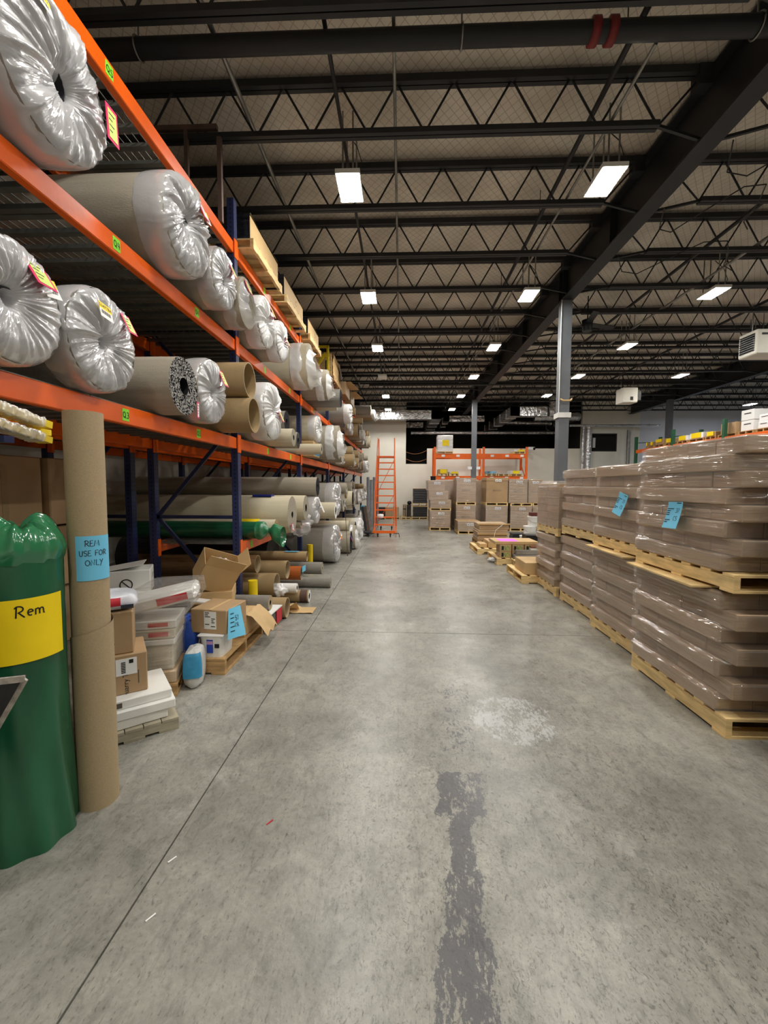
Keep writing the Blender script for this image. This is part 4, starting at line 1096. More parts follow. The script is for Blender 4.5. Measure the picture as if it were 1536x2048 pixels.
GI = [(1288, 1293, 893, 'b', 1, 'small dark carton with yellow notice at the end post of the green rack'), (1296, 1304, 890, 'b', 1, 'slim brown carton with yellow notice on the green rack'), (1305, 1323, 878, 'b', 2, 'brown carton under a large yellow notice on the green rack'), (1326, 1341, 877, 'b', 1, 'tan carton stack with a low yellow notice on the green rack'),
      (1350, 1370, 872, 'w', 1, 'pale carton with yellow notice just past the middle green post'), (1373, 1402, 866, 'w', 1, 'large white carton with yellow notice on the green rack'), (1405, 1426, 868, 'b', 1, 'tan carton beside the curling yellow notice on the green rack'), (1430, 1466, 846, 'b', 0, 'tall pile of flat brown cartons behind the green post'),
      (1470, 1500, 820, 'w', 0, 'white record boxes stacked high on the green rack'), (1505, 1534, 828, 'w', 0, 'white record boxes stacked beside the taller white boxes')]
for (xa, xb, yt, k, st, lab) in GI:
    ya = on_x(xa, 880, GX).y; yb = on_x(xb, 880, GX).y; zz = gz + 0.05
    zt = max(on_x((xa + xb) / 2, yt, GX).z, zz + 0.25)
    pallet('pallet under the ' + ' '.join(lab.split()[:11]) + '', GX + 0.5, (ya + yb) / 2, zz + 0.002, 0.84, ya - yb, 'x', M_WOOD2, h=0.1)
    t = thing('goods_carton', lab, 'carton', (GX + 0.5, (ya + yb) / 2, zz + 0.103))
    W = ya - yb - 0.06; Hh = zt - zz - 0.1; n = max(1, round(Hh / 0.26)); rr = random.Random(xa)
    for j in range(n):
        o = rr.uniform(-0.02, 0.02)
        ob('box', MB().cbox(-0.40 + o, 0.4 + o, -W / 2 + rr.uniform(0, 0.04), W / 2 - rr.uniform(0, 0.04), j * Hh / n, (j + 1) * Hh / n - 0.005, 0.01), M_KRAFT if k == 'b' else M_PAPER, t)
        if k == 'w' and not st: ob('printed_band', MB().box(-0.406 + o, -0.402 + o, -W / 4, W / 4, (j + 0.6) * Hh / n, (j + 0.68) * Hh / n), M_INK, t)
    if st: ob('yellow_notice', MB().box(-0.435, -0.43, -W * 0.35, W * 0.35, Hh * 0.1 if st == 1 else Hh * 0.4, min(Hh * 0.1 + 0.3, Hh) if st == 1 else Hh * 0.95), M_YEL, t)

# ------------------------------------------------------------------ low pallets between the carton row and the stacks
def pm(x, y): return 930 + x / 7.68, 1030 + y / 7.68
def gpt(x, y): a = pm(x, y); return on_z(a[0], a[1])
def heightat(P, x, y): a = pm(x, y); return on_y(a[0], a[1], P.y).z
def simple_box(name, label, cat, x0, x1, y0, y1, z0, z1, m, c=0.006, rz=0.0, lid=False):
    t = thing(name, label, cat, ((x0 + x1) / 2, (y0 + y1) / 2, z0), rz)
    dx, dy, dz = x1 - x0, y1 - y0, z1 - z0
    ob('body', MB().cbox(-dx / 2, dx / 2, -dy / 2, dy / 2, 0, dz, c), m, t)
    if lid: ob('tape', MB().box(-dx / 2 + 0.01, dx / 2 - 0.01, -0.03, 0.03, dz, dz + 0.0012), M_KRAFT3, t)
    return t
A = gpt(195, 605)
PX0, PY0 = A.x, A.y                                          # near left corner of pallet one
pallet('low weathered pallet with a pink-noted carton, nearest the orange ladder', PX0 + 0.5, PY0 + 0.6, 0, 1.02, 1.2, 'x', M_WOOD, True)
bx = simple_box('flat_carton', 'flat carton with a pink paper on top, on the low pallet nearest the ladder', 'carton', PX0 + 0.28, PX0 + 1.05, PY0 + 0.15, PY0 + 0.75, 0.135, 0.30, M_KRAFT3)
ob('pink_paper', MB().box(-0.33, -0.06, -0.22, 0.1, 0.166, 0.168), M_NEONPINK, bx)
simple_box('flat_carton', 'crumpled tan carton flap beside the pink-noted flat carton', 'carton', PX0 + 0.08, PX0 + 0.26, PY0 + 0.2, PY0 + 0.6, 0.135, 0.23, M_KRAFT3)
# strapped bundle behind
Bp = Vector((PX0 + 0.25, PY0 + 1.35, 0))
pallet('low pallet under the strapped bundle of flattened cartons', Bp.x + 0.45, Bp.y + 0.5, 0, 0.9, 1.0, 'x', M_WOOD2, True)
t = thing('strapped_bundle', 'strapped bundle of flattened brown cartons with white edge strips', 'bundle', (Bp.x + 0.42, Bp.y + 0.5, 0.135)); rr = random.Random(4)
for k in range(9):
    o = rr.uniform(-0.03, 0.03); ob('flattened_carton', MB().cbox(-0.4 + o, 0.4 + o, -0.4, 0.4 + o, k * 0.052, k * 0.052 + 0.047, 0.008), M_KRAFT2 if k % 3 else M_KRAFT, t)
for zz in (0.2, 0.47): ob('edge_strip', MB().box(-0.43, 0.44, -0.44, -0.42, zz - 0.02, zz + 0.015), M_KRAFT3, t)
ob('strap', MB().tube([(0.0, -0.445, 0.02), (0.05, -0.46, 0.3), (0.25, -0.445, 0.46)], 0.008, 5), M_PAPER, t)
# pallet two
B2 = gpt(545, 782)
pallet('low pallet under small cartons with green labels', B2.x + 0.45, B2.y + 0.60, 0, 1.0, 0.98, 'x', M_WOOD, False)
rr = random.Random(9)
for k in range(2):
    for j in range(3):
        w_ = 0.24
        t = thing('small_carton', 'small tan carton with a green and black label, stacked on the low pallet', 'carton', (B2.x + 0.14 + j * 0.26, B2.y + 0.34 + 0.012 * j, 0.135 + k * 0.14), 0, 'small labelled cartons')
        ob('body', MB().cbox(-w_ / 2, w_ / 2, -0.17, 0.17, 0, 0.138, 0.004), M_KRAFT, t)
        ob('label', MB().box(-0.09, 0.09, -0.1725, -0.1705, 0.02, 0.12), mat('green_label', (168, 170, 110), 0.5, 0, 0.3, 30), t)
        ob('print', MB().box(-0.085, -0.04, -0.174, -0.1727, 0.03, 0.11), M_INK, t)
bx = simple_box('flat_carton', 'wide flat carton with a big pink paper, lying on the small labelled cartons', 'carton', B2.x - 0.08, B2.x + 0.82, B2.y + 0.2, B2.y + 0.83, 0.418, 0.48, M_KRAFT3)
ob('pink_paper', MB().box(-0.33, 0.05, -0.28, 0.15, 0.0625, 0.064), M_NEONPINK, bx)
W2 = gpt(680, 740)
pallet('low pallet covered by a sheet of white paper', W2.x + 0.3, W2.y - 0.38, 0, 0.62, 0.55, 'x', M_WOOD, False)
tag(ob('paper_sheet', MB().box(-0.26, 0.3, -0.3, 0.02, 0, 0.004), M_WHITE, None, (W2.x + 0.3, W2.y - 0.30, 0.136)), 'white paper sheet lying on a low pallet beside the wooden crate', 'paper')
for k in range(2):
    t = simple_box('wrapped_tile_box', ['film-wrapped pale tile box on the paper-covered pallet', 'upper film-wrapped pale tile box on the paper-covered pallet'][k], 'tile box', W2.x + 0.02 + 0.05 * k, W2.x + 0.5, W2.y - 0.27, W2.y - 0.12, 0.141 + k * 0.09, 0.226 + k * 0.09, M_WRAPGREY)
# pallet three with crate
C3p = gpt(1030, 1052)
pallet('low pallet under the plain wooden-looking carton beside the wrapped stack', C3p.x + 0.25, C3p.y + 0.5, 0, 0.86, 1.05, 'x', M_WOOD, False)
simple_box('brown_carton', 'plain brown carton on the low pallet beside the wrapped stack', 'carton', C3p.x - 0.1, C3p.x + 0.5, C3p.y + 0.06, C3p.y + 0.72, 0.135, 0.34, M_KRAFT3, lid=True)
# mixed slabs, dark boxes and white pails
T3 = gpt(935, 755); t = thing('slab_pile', 'uneven pile of brown and white slabs beside the pails', 'slab pile', (T3.x + 0.35, T3.y + 0.1, 0.0)); rr = random.Random(21)
for k in range(9):
    o = rr.uniform(-0.03, 0.03); ob('slab', MB().cbox(-0.3 + o, 0.3 + o, -0.25, 0.25, k * 0.045, k * 0.045 + 0.041, 0.006), [M_KRAFT, M_WHITE, mat('red_brown', (120, 72, 48), 0.6)][k % 3], t)
D3 = gpt(965, 640)
for k in range(2): simple_box('dark_carton', ['lower black carton beside the white pails', 'upper black carton beside the white pails'][k], 'carton', D3.x + 0.12, D3.x + 0.6, D3.y + 0.55, D3.y + 0.95, k * 0.22, k * 0.22 + 0.215, M_BLACK)
Wp = gpt(850, 470)
def pail(label, x, y, z, r, h):
    t = thing('white_pail', label, 'pail', (x, y, z))
    ob('tub', MB().tube([(0, 0, 0), (0, 0, h * 0.9)], [r * 0.88, r], 20), M_WHITE, t)
    ob('lid', MB().tube([(0, 0, h * 0.9), (0, 0, h)], r * 1.04, 20), M_PAPER, t)
    ob('bail', MB().tube([(-r * 1.03, 0, h * 0.75), (-r * 0.7, -r * 0.9, h * 0.45), (0, -r * 1.12, h * 0.4), (r * 0.7, -r * 0.9, h * 0.45), (r * 1.03, 0, h * 0.75)], 0.005, 5), M_GALV, t)
    return t
for k in range(3):
    for j in range(2):
        pail(['white plastic pail in the wall of pails on the floor behind the black cartons', 'white plastic pail in the middle tier of pails', 'white plastic pail in the top tier under the pink note'][k], Wp.x + 0.18 + 0.37 * j + 0.1 * k, Wp.y + 0.1, k * 0.27, 0.175, 0.268)['group'] = 'stacked white pails tier %s' % 'abc'[k]
t = thing('red_carton', 'small red-brown carton with a pink note on top of the pails', 'carton', (Wp.x + 0.45, Wp.y + 0.1, 0.811)); ob('body', MB().cbox(-0.18, 0.18, -0.12, 0.12, 0, 0.1, 0.006), mat('maroon', (92, 40, 34), 0.6), t); ob('pink_note', MB().box(0.02, 0.2, -0.126, -0.123, 0.0, 0.13), M_NEONPINK, t)
s = gpt(800, 440); simple_box('white_topped_carton', 'dark carton with a white lid behind the pink-noted cartons', 'carton', s.x - 0.05, s.x + 0.35, s.y + 0.3, s.y + 0.7, 0, 0.25, M_STEEL)
P_ = gpt(435, 720); crumple('crumpled_bag', 'crumpled white plastic bag lying on the concrete by the low pallets', 'plastic bag', (P_.x, P_.y, 0), 0.12, 0.1, 0.05, M_BAGW, 3)

# ------------------------------------------------------------------ rolling ladder
def ladder():
    base = on_z(768, 1074); W0 = 0.30
    t = thing('rolling_ladder', 'tall orange rolling warehouse ladder with handrails at the end of the aisle', 'ladder', (base.x, base.y, 0))
    z0, zp = 0.16, on_y(769, 912, base.y + 1.75).z
    yb, yt = 0.0, 1.75
    n = 11
    def ww(f): return 0.32 - 0.03 * f
    def P(f, s): return Vector((s * ww(f), yb + (yt - yb) * f, z0 + (zp - z0) * f))
    for s in (-1, 1):
        ob('side_rail', MB().tube([P(0, s), P(1, s)], 0.02, 8), M_ORANGE2, t)
        hr = [P(0.12, s) + Vector((0, 0, 0.7)), P(1, s) + Vector((0, -0.1, 0.62)), P(1, s) + Vector((0, 0.45, 0.62)), P(1, s) + Vector((0, 0.5, 0))]
        ob('handrail', MB().tube([P(0.1, s), hr[0], hr[1], hr[2], hr[3]], 0.016, 8), M_ORANGE2, t)
        ob('rear_leg', MB().tube([P(1, s) + Vector((0, 0.5, 0)), Vector((s * 0.36, yt + 0.45, 0.12))], 0.02, 8), M_ORANGE2, t)
        ob('base_rail', MB().tube([Vector((s * 0.36, yb - 0.02, 0.13)), Vector((s * 0.36, yt + 0.5, 0.13))], 0.02, 8), M_ORANGE2, t)
        ob('front_foot', MB().tube([(s * 0.3, yb - 0.02, 0.12), (s * 0.47, yb - 0.02, 0.12), (s * 0.49, yb - 0.02, 0.0)], 0.014, 6), M_STEEL, t)
        for yy in (yb + 0.02, yt + 0.4):
            c = ob('caster', MB().tube([(s * 0.2 - 0.018, yy, 0.06), (s * 0.2 + 0.018, yy, 0.06)], 0.06, 14), M_BLACK, t)
            ob('fork', MB().box(s * 0.2 - 0.03, s * 0.2 + 0.03, yy - 0.02, yy + 0.02, 0.06, 0.14), M_STEEL, c)
    for k in range(1, n + 1):
        f = k / n; p = P(f, 0)
        ob('tread', MB().box(-ww(f), ww(f), p.y - 0.01, p.y + 0.16, p.z - 0.035, p.z), M_ORANGE2, t)
    ob('platform', MB().box(-0.29, 0.29, yt, yt + 0.5, zp - 0.05, zp), M_ORANGE2, t)
    ob('bottom_bar', MB().box(-0.36, 0.36, yb - 0.03, yb + 0.03, 0.12, 0.2), M_ORANGE2, t)
    for f0, f1, s in ((0.06, 0.45, -1), (0.5, 0.96, -1)):
        ob('diagonal_brace', MB().tube([Vector((s * 0.3, yt + 0.4, z0 + (zp - z0) * f0)), Vector((-s * 0.28, yt + 0.45, z0 + (zp - z0) * f1))], 0.011, 6), M_ORANGE2, t)
    return base
lb = ladder()
# roll of tape and wrapping caught on the bottom step
t = thing('wrap_roll', 'white roll of film hung on the low step of the orange ladder', 'roll', (lb.x - 0.13, lb.y + 0.33, 0.555)); ob('roll', MB().lathe([(-0.1, 0.03), (-0.1, 0.07), (0.02, 0.075), (0.1, 0.06), (0.1, 0.03)], 16), M_PAPER, t); t.location.z = 0.64

# ------------------------------------------------------------------ goods along the end wall behind the ladder
def pl(x, y): return 720 + x / 9.306, 870 + y / 9.306
def wall_box(name, label, cat, x0, y0, x1, y1, Y, m, d=0.6, z0=None):
    s = span(*pl(x0, y0), *pl(x1, y1), Y)
    return simple_box(name, label, cat, s[0], s[1], Y, Y + d, s[2] if z0 is None else z0, s[3], m)
YW = 20.4
def wall_pallet(label, x0, x1, d=0.8):
    a = on_y(pl(x0, 0)[0], 1000, YW).x; c = on_y(pl(x1, 0)[0], 1000, YW).x
    pallet(label, (a + c) / 2, YW + d / 2, 0, c - a, d, 'y', h=0.12)
wall_pallet('pallet of brown cartons seen through the ladder', 460, 745); wall_pallet('pallet of upright tubes by the end wall', 770, 950); wall_pallet('pallet under the black-wrapped load', 960, 1262)
wall_box('brown_carton', 'brown carton by the end wall seen through the ladder treads', 'carton', 470, 1350, 600, 1560, YW, M_KRAFT, z0=0.12)
wall_box('brown_carton', 'brown carton by the end wall beside the ladder', 'carton', 610, 1340, 725, 1560, YW, M_KRAFT2, z0=0.12)
wall_box('dark_carton', 'dark grey carton by the end wall behind the ladder', 'carton', 320, 1350, 462, 1580, YW, M_STEEL, z0=0.0)
s = span(*pl(795, 1295), *pl(862, 1560), YW)
t = thing('cardboard_tube', 'tan cardboard tube standing on a pallet by the end wall', 'tube', ((s[0] + s[1]) / 2, YW + 0.3, 0.12)); ob('tube', MB().tube([(0, 0, 0), (0, 0, s[3] - 0.12)], 0.08, 16), M_TUBE, t); ob('band', MB().tube([(0, 0, 0.35), (0, 0, 0.39)], 0.082, 16), M_BLACK, t)
wall_box('black_carton', 'black and tan carton beside the standing tube', 'carton', 872, 1300, 950, 1560, YW, mat('black_brown_card', (60, 50, 40), 0.6, 0, 0.5, 3), z0=0.12)
s = on_y(*pl(920, 1258), YW + 0.2); tag(ob('black_ball', MB().grid(20, 12, lambda u, v: (0.11 * math.cos(2 * math.pi * u) * math.sin(math.pi * v), 0.11 * math.sin(2 * math.pi * u) * math.sin(math.pi * v), 0.095 * (1 - math.cos(math.pi * v))), 0, True), M_BLACK, None, (s.x, YW + 0.3, on_y(*pl(872, 1300), YW).z - 0.003)), 'black coil sitting on the black and tan carton', 'coil')
M_BLKWRAP = mat('black_wrap', (34, 34, 38), 0.18, 0, 0.4, 4, 0.8, 9, 0.8, (0.6, 0.6, 6))
for k, (ya, yb_) in enumerate(((1340, 1570), (1000, 1265))):
    s = span(*pl(985, ya), *pl(1255, yb_), YW)
    t = thing('black_wrapped_load', ['lower pallet load wrapped in shiny black film by the end wall', 'upper pallet load wrapped in shiny black film by the end wall'][k], 'wrapped load', ((s[0] + s[1]) / 2, YW + 0.4, 0.12 if k == 0 else 0.0))
    z0_ = 0.12 if k == 0 else on_y(*pl(985, 1270), YW).z; t.location.z = z0_
    Hh = (on_y(*pl(985, 1335), YW).z if k == 0 else s[3]) - z0_; W = s[1] - s[0]; rr = random.Random(k)
    for j in range(6):
        o = rr.uniform(0, 0.015); ob('layer', MB().cbox(-W / 2 + o, W / 2 - o, -0.38 + o, 0.38 - o, j * Hh / 6, (j + 1) * Hh / 6, 0.012), M_BLKWRAP, t)
    ob('top_sheet', MB().box(-W / 2 - 0.01, W / 2 + 0.01, -0.39, 0.39, Hh, Hh + 0.012), M_KRAFT3, t)
a = on_y(pl(970, 0)[0], 1000, YW).x; c = on_y(pl(1262, 0)[0], 1000, YW).x
zz = on_y(*pl(985, 1335), YW).z + 0.012
pallet('pallet between the two black-wrapped loads', (a + c) / 2, YW + 0.4, zz, c - a, 0.8, 'y', h=max(0.09, on_y(*pl(985, 1270), YW).z - zz))
# ================================================================== carpet rolls
def gathered_mesh(seed, m, bulge=0.14, pleat=0.05, off=(0.0, 0.0), hole=0.1):
    """unit-radius bag end, pulled together and tucked into the core; opens towards +X"""
    def f():
        prof = [(-0.62, 1.012), (-0.45, 1.03), (-0.25, 1.035), (-0.1, 1.03), (-0.02, 1.0), (0.035, 0.95), (bulge * 0.6, 0.88), (bulge * 0.85, 0.78), (bulge, 0.66), (bulge, 0.54), (bulge * 0.9, 0.43), (bulge * 0.65, 0.33), (bulge * 0.2, 0.235), (-0.08, 0.165), (-0.2, hole), (-0.4, hole * 0.9)]
        n = 192; b = MB(); vs = []
        rr = random.Random(seed); ks = [(rr.randint(8, 12), rr.uniform(0, 6.28), 1.0), (rr.randint(21, 29), rr.uniform(0, 6.28), 0.75), (rr.randint(37, 51), rr.uniform(0, 6.28), 0.5)]
        for i, (x, r) in enumerate(prof):
            t_in = max(0.0, (i - 3) / 12.0)
            for k in range(n):
                th = 2 * math.pi * k / n
                sw = th + 0.25 * t_in
                ple = sum(a * (1 - abs(math.sin(kk * sw / 2 + ph + 0.8 * math.sin(2 * th + ph)))) for kk, ph, a in ks) - 0.8
                big = noise.noise(Vector((math.cos(th) * 1.3 + seed, math.sin(th) * 1.3, r * 1.5)))
                amp = pleat * (0.25 + 1.1 * math.sin(min(1.0, t_in * 1.1) * math.pi * 0.75))
                xx = x + amp * ple + 0.07 * big * min(1, t_in * 3)
                r2 = r * (1 + 0.018 * big + (0.010 * ple if t_in > 0 else 0.0))
                if i >= 12: xx = x
                fo = min(1.0, t_in * 1.4)
                vs.append((xx, r2 * math.cos(th) + off[0] * fo, r2 * math.sin(th) + off[1] * fo))
        fs = [(i * n + k, (i + 1) * n + k, (i + 1) * n + (k + 1) % n, i * n + (k + 1) % n) for i in range(len(prof) - 1) for k in range(n)]
        b.add(vs, fs, 0, True)
        return b.mesh('end_wrap', m)
    return shared(('gather', seed, m.name, bulge, pleat, off, hole), f)
def loose_mesh(seed, m):
    """unit-radius bag end left open: crinkled sleeve hanging out past the roll"""
    def f():
        n = 90; nv = 12; b = MB()
        def fn(u, v):
            th = 2 * math.pi * u
            d = Vector((math.cos(th) * 1.6 + seed, math.sin(th) * 1.6, v * 2.0))
            k = noise.noise(d) ; k2 = noise.noise(d * 3.1)
            drop = max(0, v - 0.35)
            r = 1.03 + 0.03 * k2 - 0.75 * drop ** 1.3 + 0.25 * drop * k
            x = -0.7 + 1.05 * v + 0.12 * v * k - 0.25 * drop * max(0.0, math.sin(th))
            return (x + 0.05 * k2 * v, r * math.cos(th) + 0.1 * k2 * drop, r * math.sin(th) - 0.35 * drop ** 1.5)
        b.grid(n, nv, fn, 0, True)
        return b.mesh('loose_wrap', m)
    return shared(('loose', seed, m.name), f)
def spiral_mesh(m, mc, hole=0.28, turns=6, seed=0):
    """unit-radius cut end of a carpet roll: wound layers around an open core"""
    def f():
        prof = []
        for i in range(turns * 2 + 1):
            r = 0.985 - (0.985 - hole) * i / (turns * 2)
            prof.append(((0.0 if i % 2 == 0 else -0.045), r))
        b = MB()
        def fn(i, x, r, t):
            q_ = noise.noise(Vector((r * 9 + seed, math.cos(t) * 4, math.sin(t) * 4)))
            return x + 0.03 * q_, r * (1 + 0.012 * q_)
        b.lathe([(-0.02, 1.0)] + prof, 72, 0, fn)
        b.lathe([(-0.0, hole), (-0.35, hole * 0.92), (-1.2, hole * 0.9), (-1.2, 0.01)], 32, 1)
        return b.mesh('cut_end', [m, mc])
    return shared(('spiral', m.name, hole, turns, seed), f)
def body_mesh(m, n=40):
    def f():
        b = MB()
        def fn(i, x, r, t): return x, r * (1 + 0.006 * noise.noise(Vector((x * 3, math.cos(t) * 2, math.sin(t) * 2))))
        b.lathe([(-1.0 + 0.1 * i, 1.0) for i in range(11)], n, 0, fn)
        b.add([(-1.0, math.cos(2 * math.pi * k / n), math.sin(2 * math.pi * k / n)) for k in range(n)], [tuple(range(n))])
        return b.mesh('roll_body', m)
    return shared(('rollbody', m.name, n), f)
def tube_mesh(m, mi, wall=0.07, n=40):
    def f():
        b = MB()
        b.lathe([(-1.0, 1.0), (0.0, 1.0)], n, 0)
        b.lathe([(0.0, 1.0), (0.0, 1 - wall)], n, 1, None, False)
        b.lathe([(0.0, 1 - wall), (-1.0, 1 - wall)], n, 1)
        return b.mesh('tube', [m, mi])
    return shared(('tubem', m.name, mi.name, wall, n), f)
def swing_tag(t, x, y, z, w_=0.1, h_=0.145, tilt=0.4, m=None, face=None, roll_=0.0):
    s = place('swing_tag', shared(('tagm', w_, h_, (m or M_PINK).name), lambda: MB().box(-0.002, 0.001, -w_ / 2, w_ / 2, -h_ / 2, h_ / 2).mesh('tag', m or M_PINK)), t, (x, y, z), (roll_, -tilt, 0))
    place('tag_label', shared(('tagl', w_, h_, (face or M_LIMEL).name), lambda: MB().box(0.0015, 0.003, -w_ * 0.36, w_ * 0.36, -h_ * 0.42, h_ * 0.40).mesh('label', face or M_LIMEL)), s)
    def ln():
        b = MB()
        for k, l in enumerate((0.5, 0.3, 0.42, 0.25)): b.box(0.0032, 0.0036, -w_ * 0.3, -w_ * 0.3 + w_ * l, h_ * (0.25 - 0.16 * k), h_ * (0.25 - 0.16 * k) + 0.006)
        return b.mesh('print', M_INK)
    place('tag_print', shared(('tagp', w_, h_), ln), s)
    return s
def barcode_sticker(t, x, y, z, text, tilt=0.35, roll_=0.0, s=1.0):
    st = place('barcode_sticker', shared('barcode_base', lambda: MB().box(-0.001, 0.001, -0.055, 0.055, -0.055, 0.0).box(-0.001, 0.001, -0.055, 0.055, 0.0, 0.045, 1).mesh('sticker', [M_PAPER, M_YEL])), t, (x, y, z), (roll_, -tilt, 0), (s, s, s))
    place('barcode', shared('barcode_lines', lambda: (lambda b: [b.box(0.0012, 0.0018, -0.045 + 0.006 * k, -0.045 + 0.006 * k + (0.002 + 0.002 * (k % 3)) , -0.03, -0.006) for k in range(14)] and b)(MB()).mesh('barcode', M_INKG)), st)
    if text: lettering('sticker_number', text, 0.03, M_INK, st, (0.002, 0, 0.022), FACE_AISLE_R)
    return st
ROLLS = []
def roll(label, Y, r, base, xe=-1.68, kind='gather', body=None, L_=3.3, seed=0, tagpos=None, yaw=0.0, zc=None, capm=None, group=None, sub=None, name='carpet_roll', cat='carpet roll', tagm=None, face=None, hole=0.28, turns=6, endm=None, wall=0.07, off=(0, 0)):
    t = thing(name, label, cat, (xe, Y, (base + r * (1.0 if kind in ('open', 'tube') else 1.042)) if zc is None else zc), yaw, group)
    body = body or M_BACK
    if kind == 'tube':
        place('tube_wall', tube_mesh(body, endm or body, wall), t, scale=(L_, r, r)); return t
    place('roll_body', body_mesh(body), t, scale=(L_, r, r))
    if kind == 'gather':
        place('end_wrap', gathered_mesh(seed, capm or M_BAGC, 0.09 + 0.05 * ((seed * 7) % 5) / 5, 0.055 + 0.015 * (seed % 3), off), t, scale=(r, r, r))
        place('cut_end', spiral_mesh(endm or M_PILE, M_BLACK, 0.2, 5, seed % 3), t, (-0.02, 0, 0), scale=(r, r * 0.99, r * 0.99))
    elif kind == 'loose':
        place('loose_wrap', loose_mesh(seed, capm or M_BAGW), t, scale=(r, r, r))
        place('cut_end', spiral_mesh(endm or M_PILEL, M_BLACK, hole, turns, seed % 3), t, scale=(r * 0.5, r, r))
    elif kind == 'open':
        place('cut_end', spiral_mesh(endm or M_PILE, M_BLACK, hole, turns, seed % 3), t, scale=(r * 0.6, r, r))
    if tagpos:
        swing_tag(t, tagpos[0] * r, tagpos[1] * r, tagpos[2] * r, *(tagpos[3:5] if len(tagpos) > 3 else ()), m=tagm, face=face)
    ROLLS.append(t)
    return t
M_BAGC = film('bag_over_grey', (226, 226, 229), 0.86, 0.2, 0.3, 3.5, (0.6, 1, 1), 0.55, 0.3, 5)
M_SPECK = mat('black_white_pile', (196, 194, 190), 0.95, 0, 0.1, 15, 1.0, 20, 0.05, dark=(0.008, 0.008, 0.012), detail=6, sharp=0.05, bdist=0.06)
Q4, Q3, L1, FL = SH['Q4'], SH['Q3'], SH['L1'], 0.0
# ---- level Q4
b1 = roll('huge bagged carpet roll beside the Q5 sticker on the near rack bay', 2.27, 0.365, Q4, -1.80, 'gather', M_BACKG, seed=1, off=(0.12, -0.02))
swing_tag(b1, 0.09, 0.30, -0.0, 0.1, 0.2, 0.05); barcode_sticker(b1, 0.045, -0.13, 0.25, '535087', 0.35, -0.15)
roll('wide bagged carpet roll with torn end above the Q4 sticker', 3.55, 0.36, Q4, -1.76, 'gather', M_BACK, seed=2, tagpos=(0.18, 0.42, 0.62, 0.085, 0.16), tagm=M_PINK, face=M_PAPER, off=(-0.05, 0.1))
barcode_sticker(ROLLS[-1], 0.07, 0.2, 0.2, None, 0.3, 0.3)
roll('bagged carpet roll second from the torn roll on the Q4 shelf', 4.22, 0.27, Q4, -1.74, 'gather', M_BACK, seed=3, tagpos=(0.2, 0.35, 0.45), off=(0.0, -0.1))
roll('bagged carpet roll with a pink tag hanging in front of the blue post', 4.775, 0.265, Q4, -1.72, 'loose', M_BACK, seed=4, tagpos=(0.12, -0.1, 0.6), capm=M_BAGC)
roll('bagged carpet roll just past the blue post on the Q4 shelf', 5.45, 0.305, Q4, -1.72, 'gather', M_BACK, seed=5, tagpos=(0.2, 0.3, 0.55), capm=M_BAGW)
roll('smaller bagged carpet roll beside the gap on the Q4 shelf', 6.04, 0.27, Q4, -1.68, 'gather', M_BACK, seed=6, tagpos=(0.2, 0.4, 0.1, 0.09, 0.14), capm=M_BAGW)
roll('fat pale carpet roll with loose white bag before the second blue post', 7.82, 0.40, Q4, -1.66, 'loose', M_CREAM, seed=7)
roll('pale carpet roll in a crinkled white bag after the second blue post', 8.78, 0.30, Q4, -1.5, 'loose', M_BACK, seed=8)
roll('brown carpet roll wrapped in shiny clear film on the Q4 shelf', 9.55, 0.2, Q4, -1.35, 'open', M_WRAPGREY, seed=9, endm=M_PILE)
roll('white-ended narrow roll tucked beside the shiny wrapped roll', 9.12 + 0.85, 0.16, Q4, -1.5, 'open', M_CREAM, seed=10, endm=M_PILEL)
roll('smooth grey taped roll near the third blue post', 12.15, 0.27, Q4, -1.45, 'gather', M_BACKG, seed=11, capm=M_BAGW)
# ---- level Q3
b3 = roll('bagged carpet roll at the near end of the Q3 shelf with a pink tag', 2.02, 0.29, Q3, -1.86, 'gather', M_BACKG, seed=12, off=(-0.05, 0.05))
swing_tag(b3, 0.055, 0.1, 0.17, 0.12, 0.155, 0.55); barcode_sticker(b3, 0.02, 0.2, 0.15, 'F', 0.3, 0.2)
b4 = roll('bagged dark carpet roll with sticker 534778A above the Q3 beam', 2.63, 0.30, Q3, -1.85, 'gather', M_BACKG, seed=13, off=(0.02, -0.02))
barcode_sticker(b4, 0.075, -0.08, 0.15, '534778A', 0.25, -0.12, 0.95); swing_tag(b4, 0.06, 0.16, 0.16, 0.085, 0.14, 0.45)
roll('open-ended carpet roll with black and white speckled pile', 3.47, 0.23, Q3, -1.78, 'open', M_BACK, seed=14, endm=M_SPECK, hole=0.3, turns=4)
swing_tag(ROLLS[-1], 0.02, 0.19, -0.16, 0.035, 0.14, 0.0, face=M_PAPER)
roll('bagged carpet roll with pink tag beside the speckled open roll', 4.0, 0.29, Q3, -1.78, 'gather', M_BACK, seed=15, tagpos=(0.22, 0.35, 0.5, 0.1, 0.16), off=(0.0, -0.05))
roll('lower of two stacked hollow cardboard tubes on the Q3 shelf', 4.68, 0.19, Q3, -1.62, 'tube', M_TUBE2, name='cardboard_tube', cat='tube')
roll('upper of two stacked hollow cardboard tubes on the Q3 shelf', 4.67, 0.19, Q3, -1.66, 'tube', M_TUBE2, name='cardboard_tube', cat='tube', zc=Q3 + 0.19 * 3 - 0.004)
roll('large bagged carpet roll just past the hollow tubes and blue post', 5.55, 0.36, Q3, -1.68, 'gather', M_BACK, seed=16, tagpos=(0.2, 0.45, -0.1, 0.1, 0.15), capm=M_BAGW)
roll('narrow cream roll with folded pale end on the Q3 shelf', 6.32, 0.13, Q3, -1.6, 'open', M_CREAM, seed=17, endm=M_PILEL, hole=0.3, turns=3)
roll('narrow roll with black end cap on the Q3 shelf', 6.68, 0.125, Q3, -1.62, 'open', M_BACK, seed=18, endm=M_BLACK, hole=0.35, turns=3)
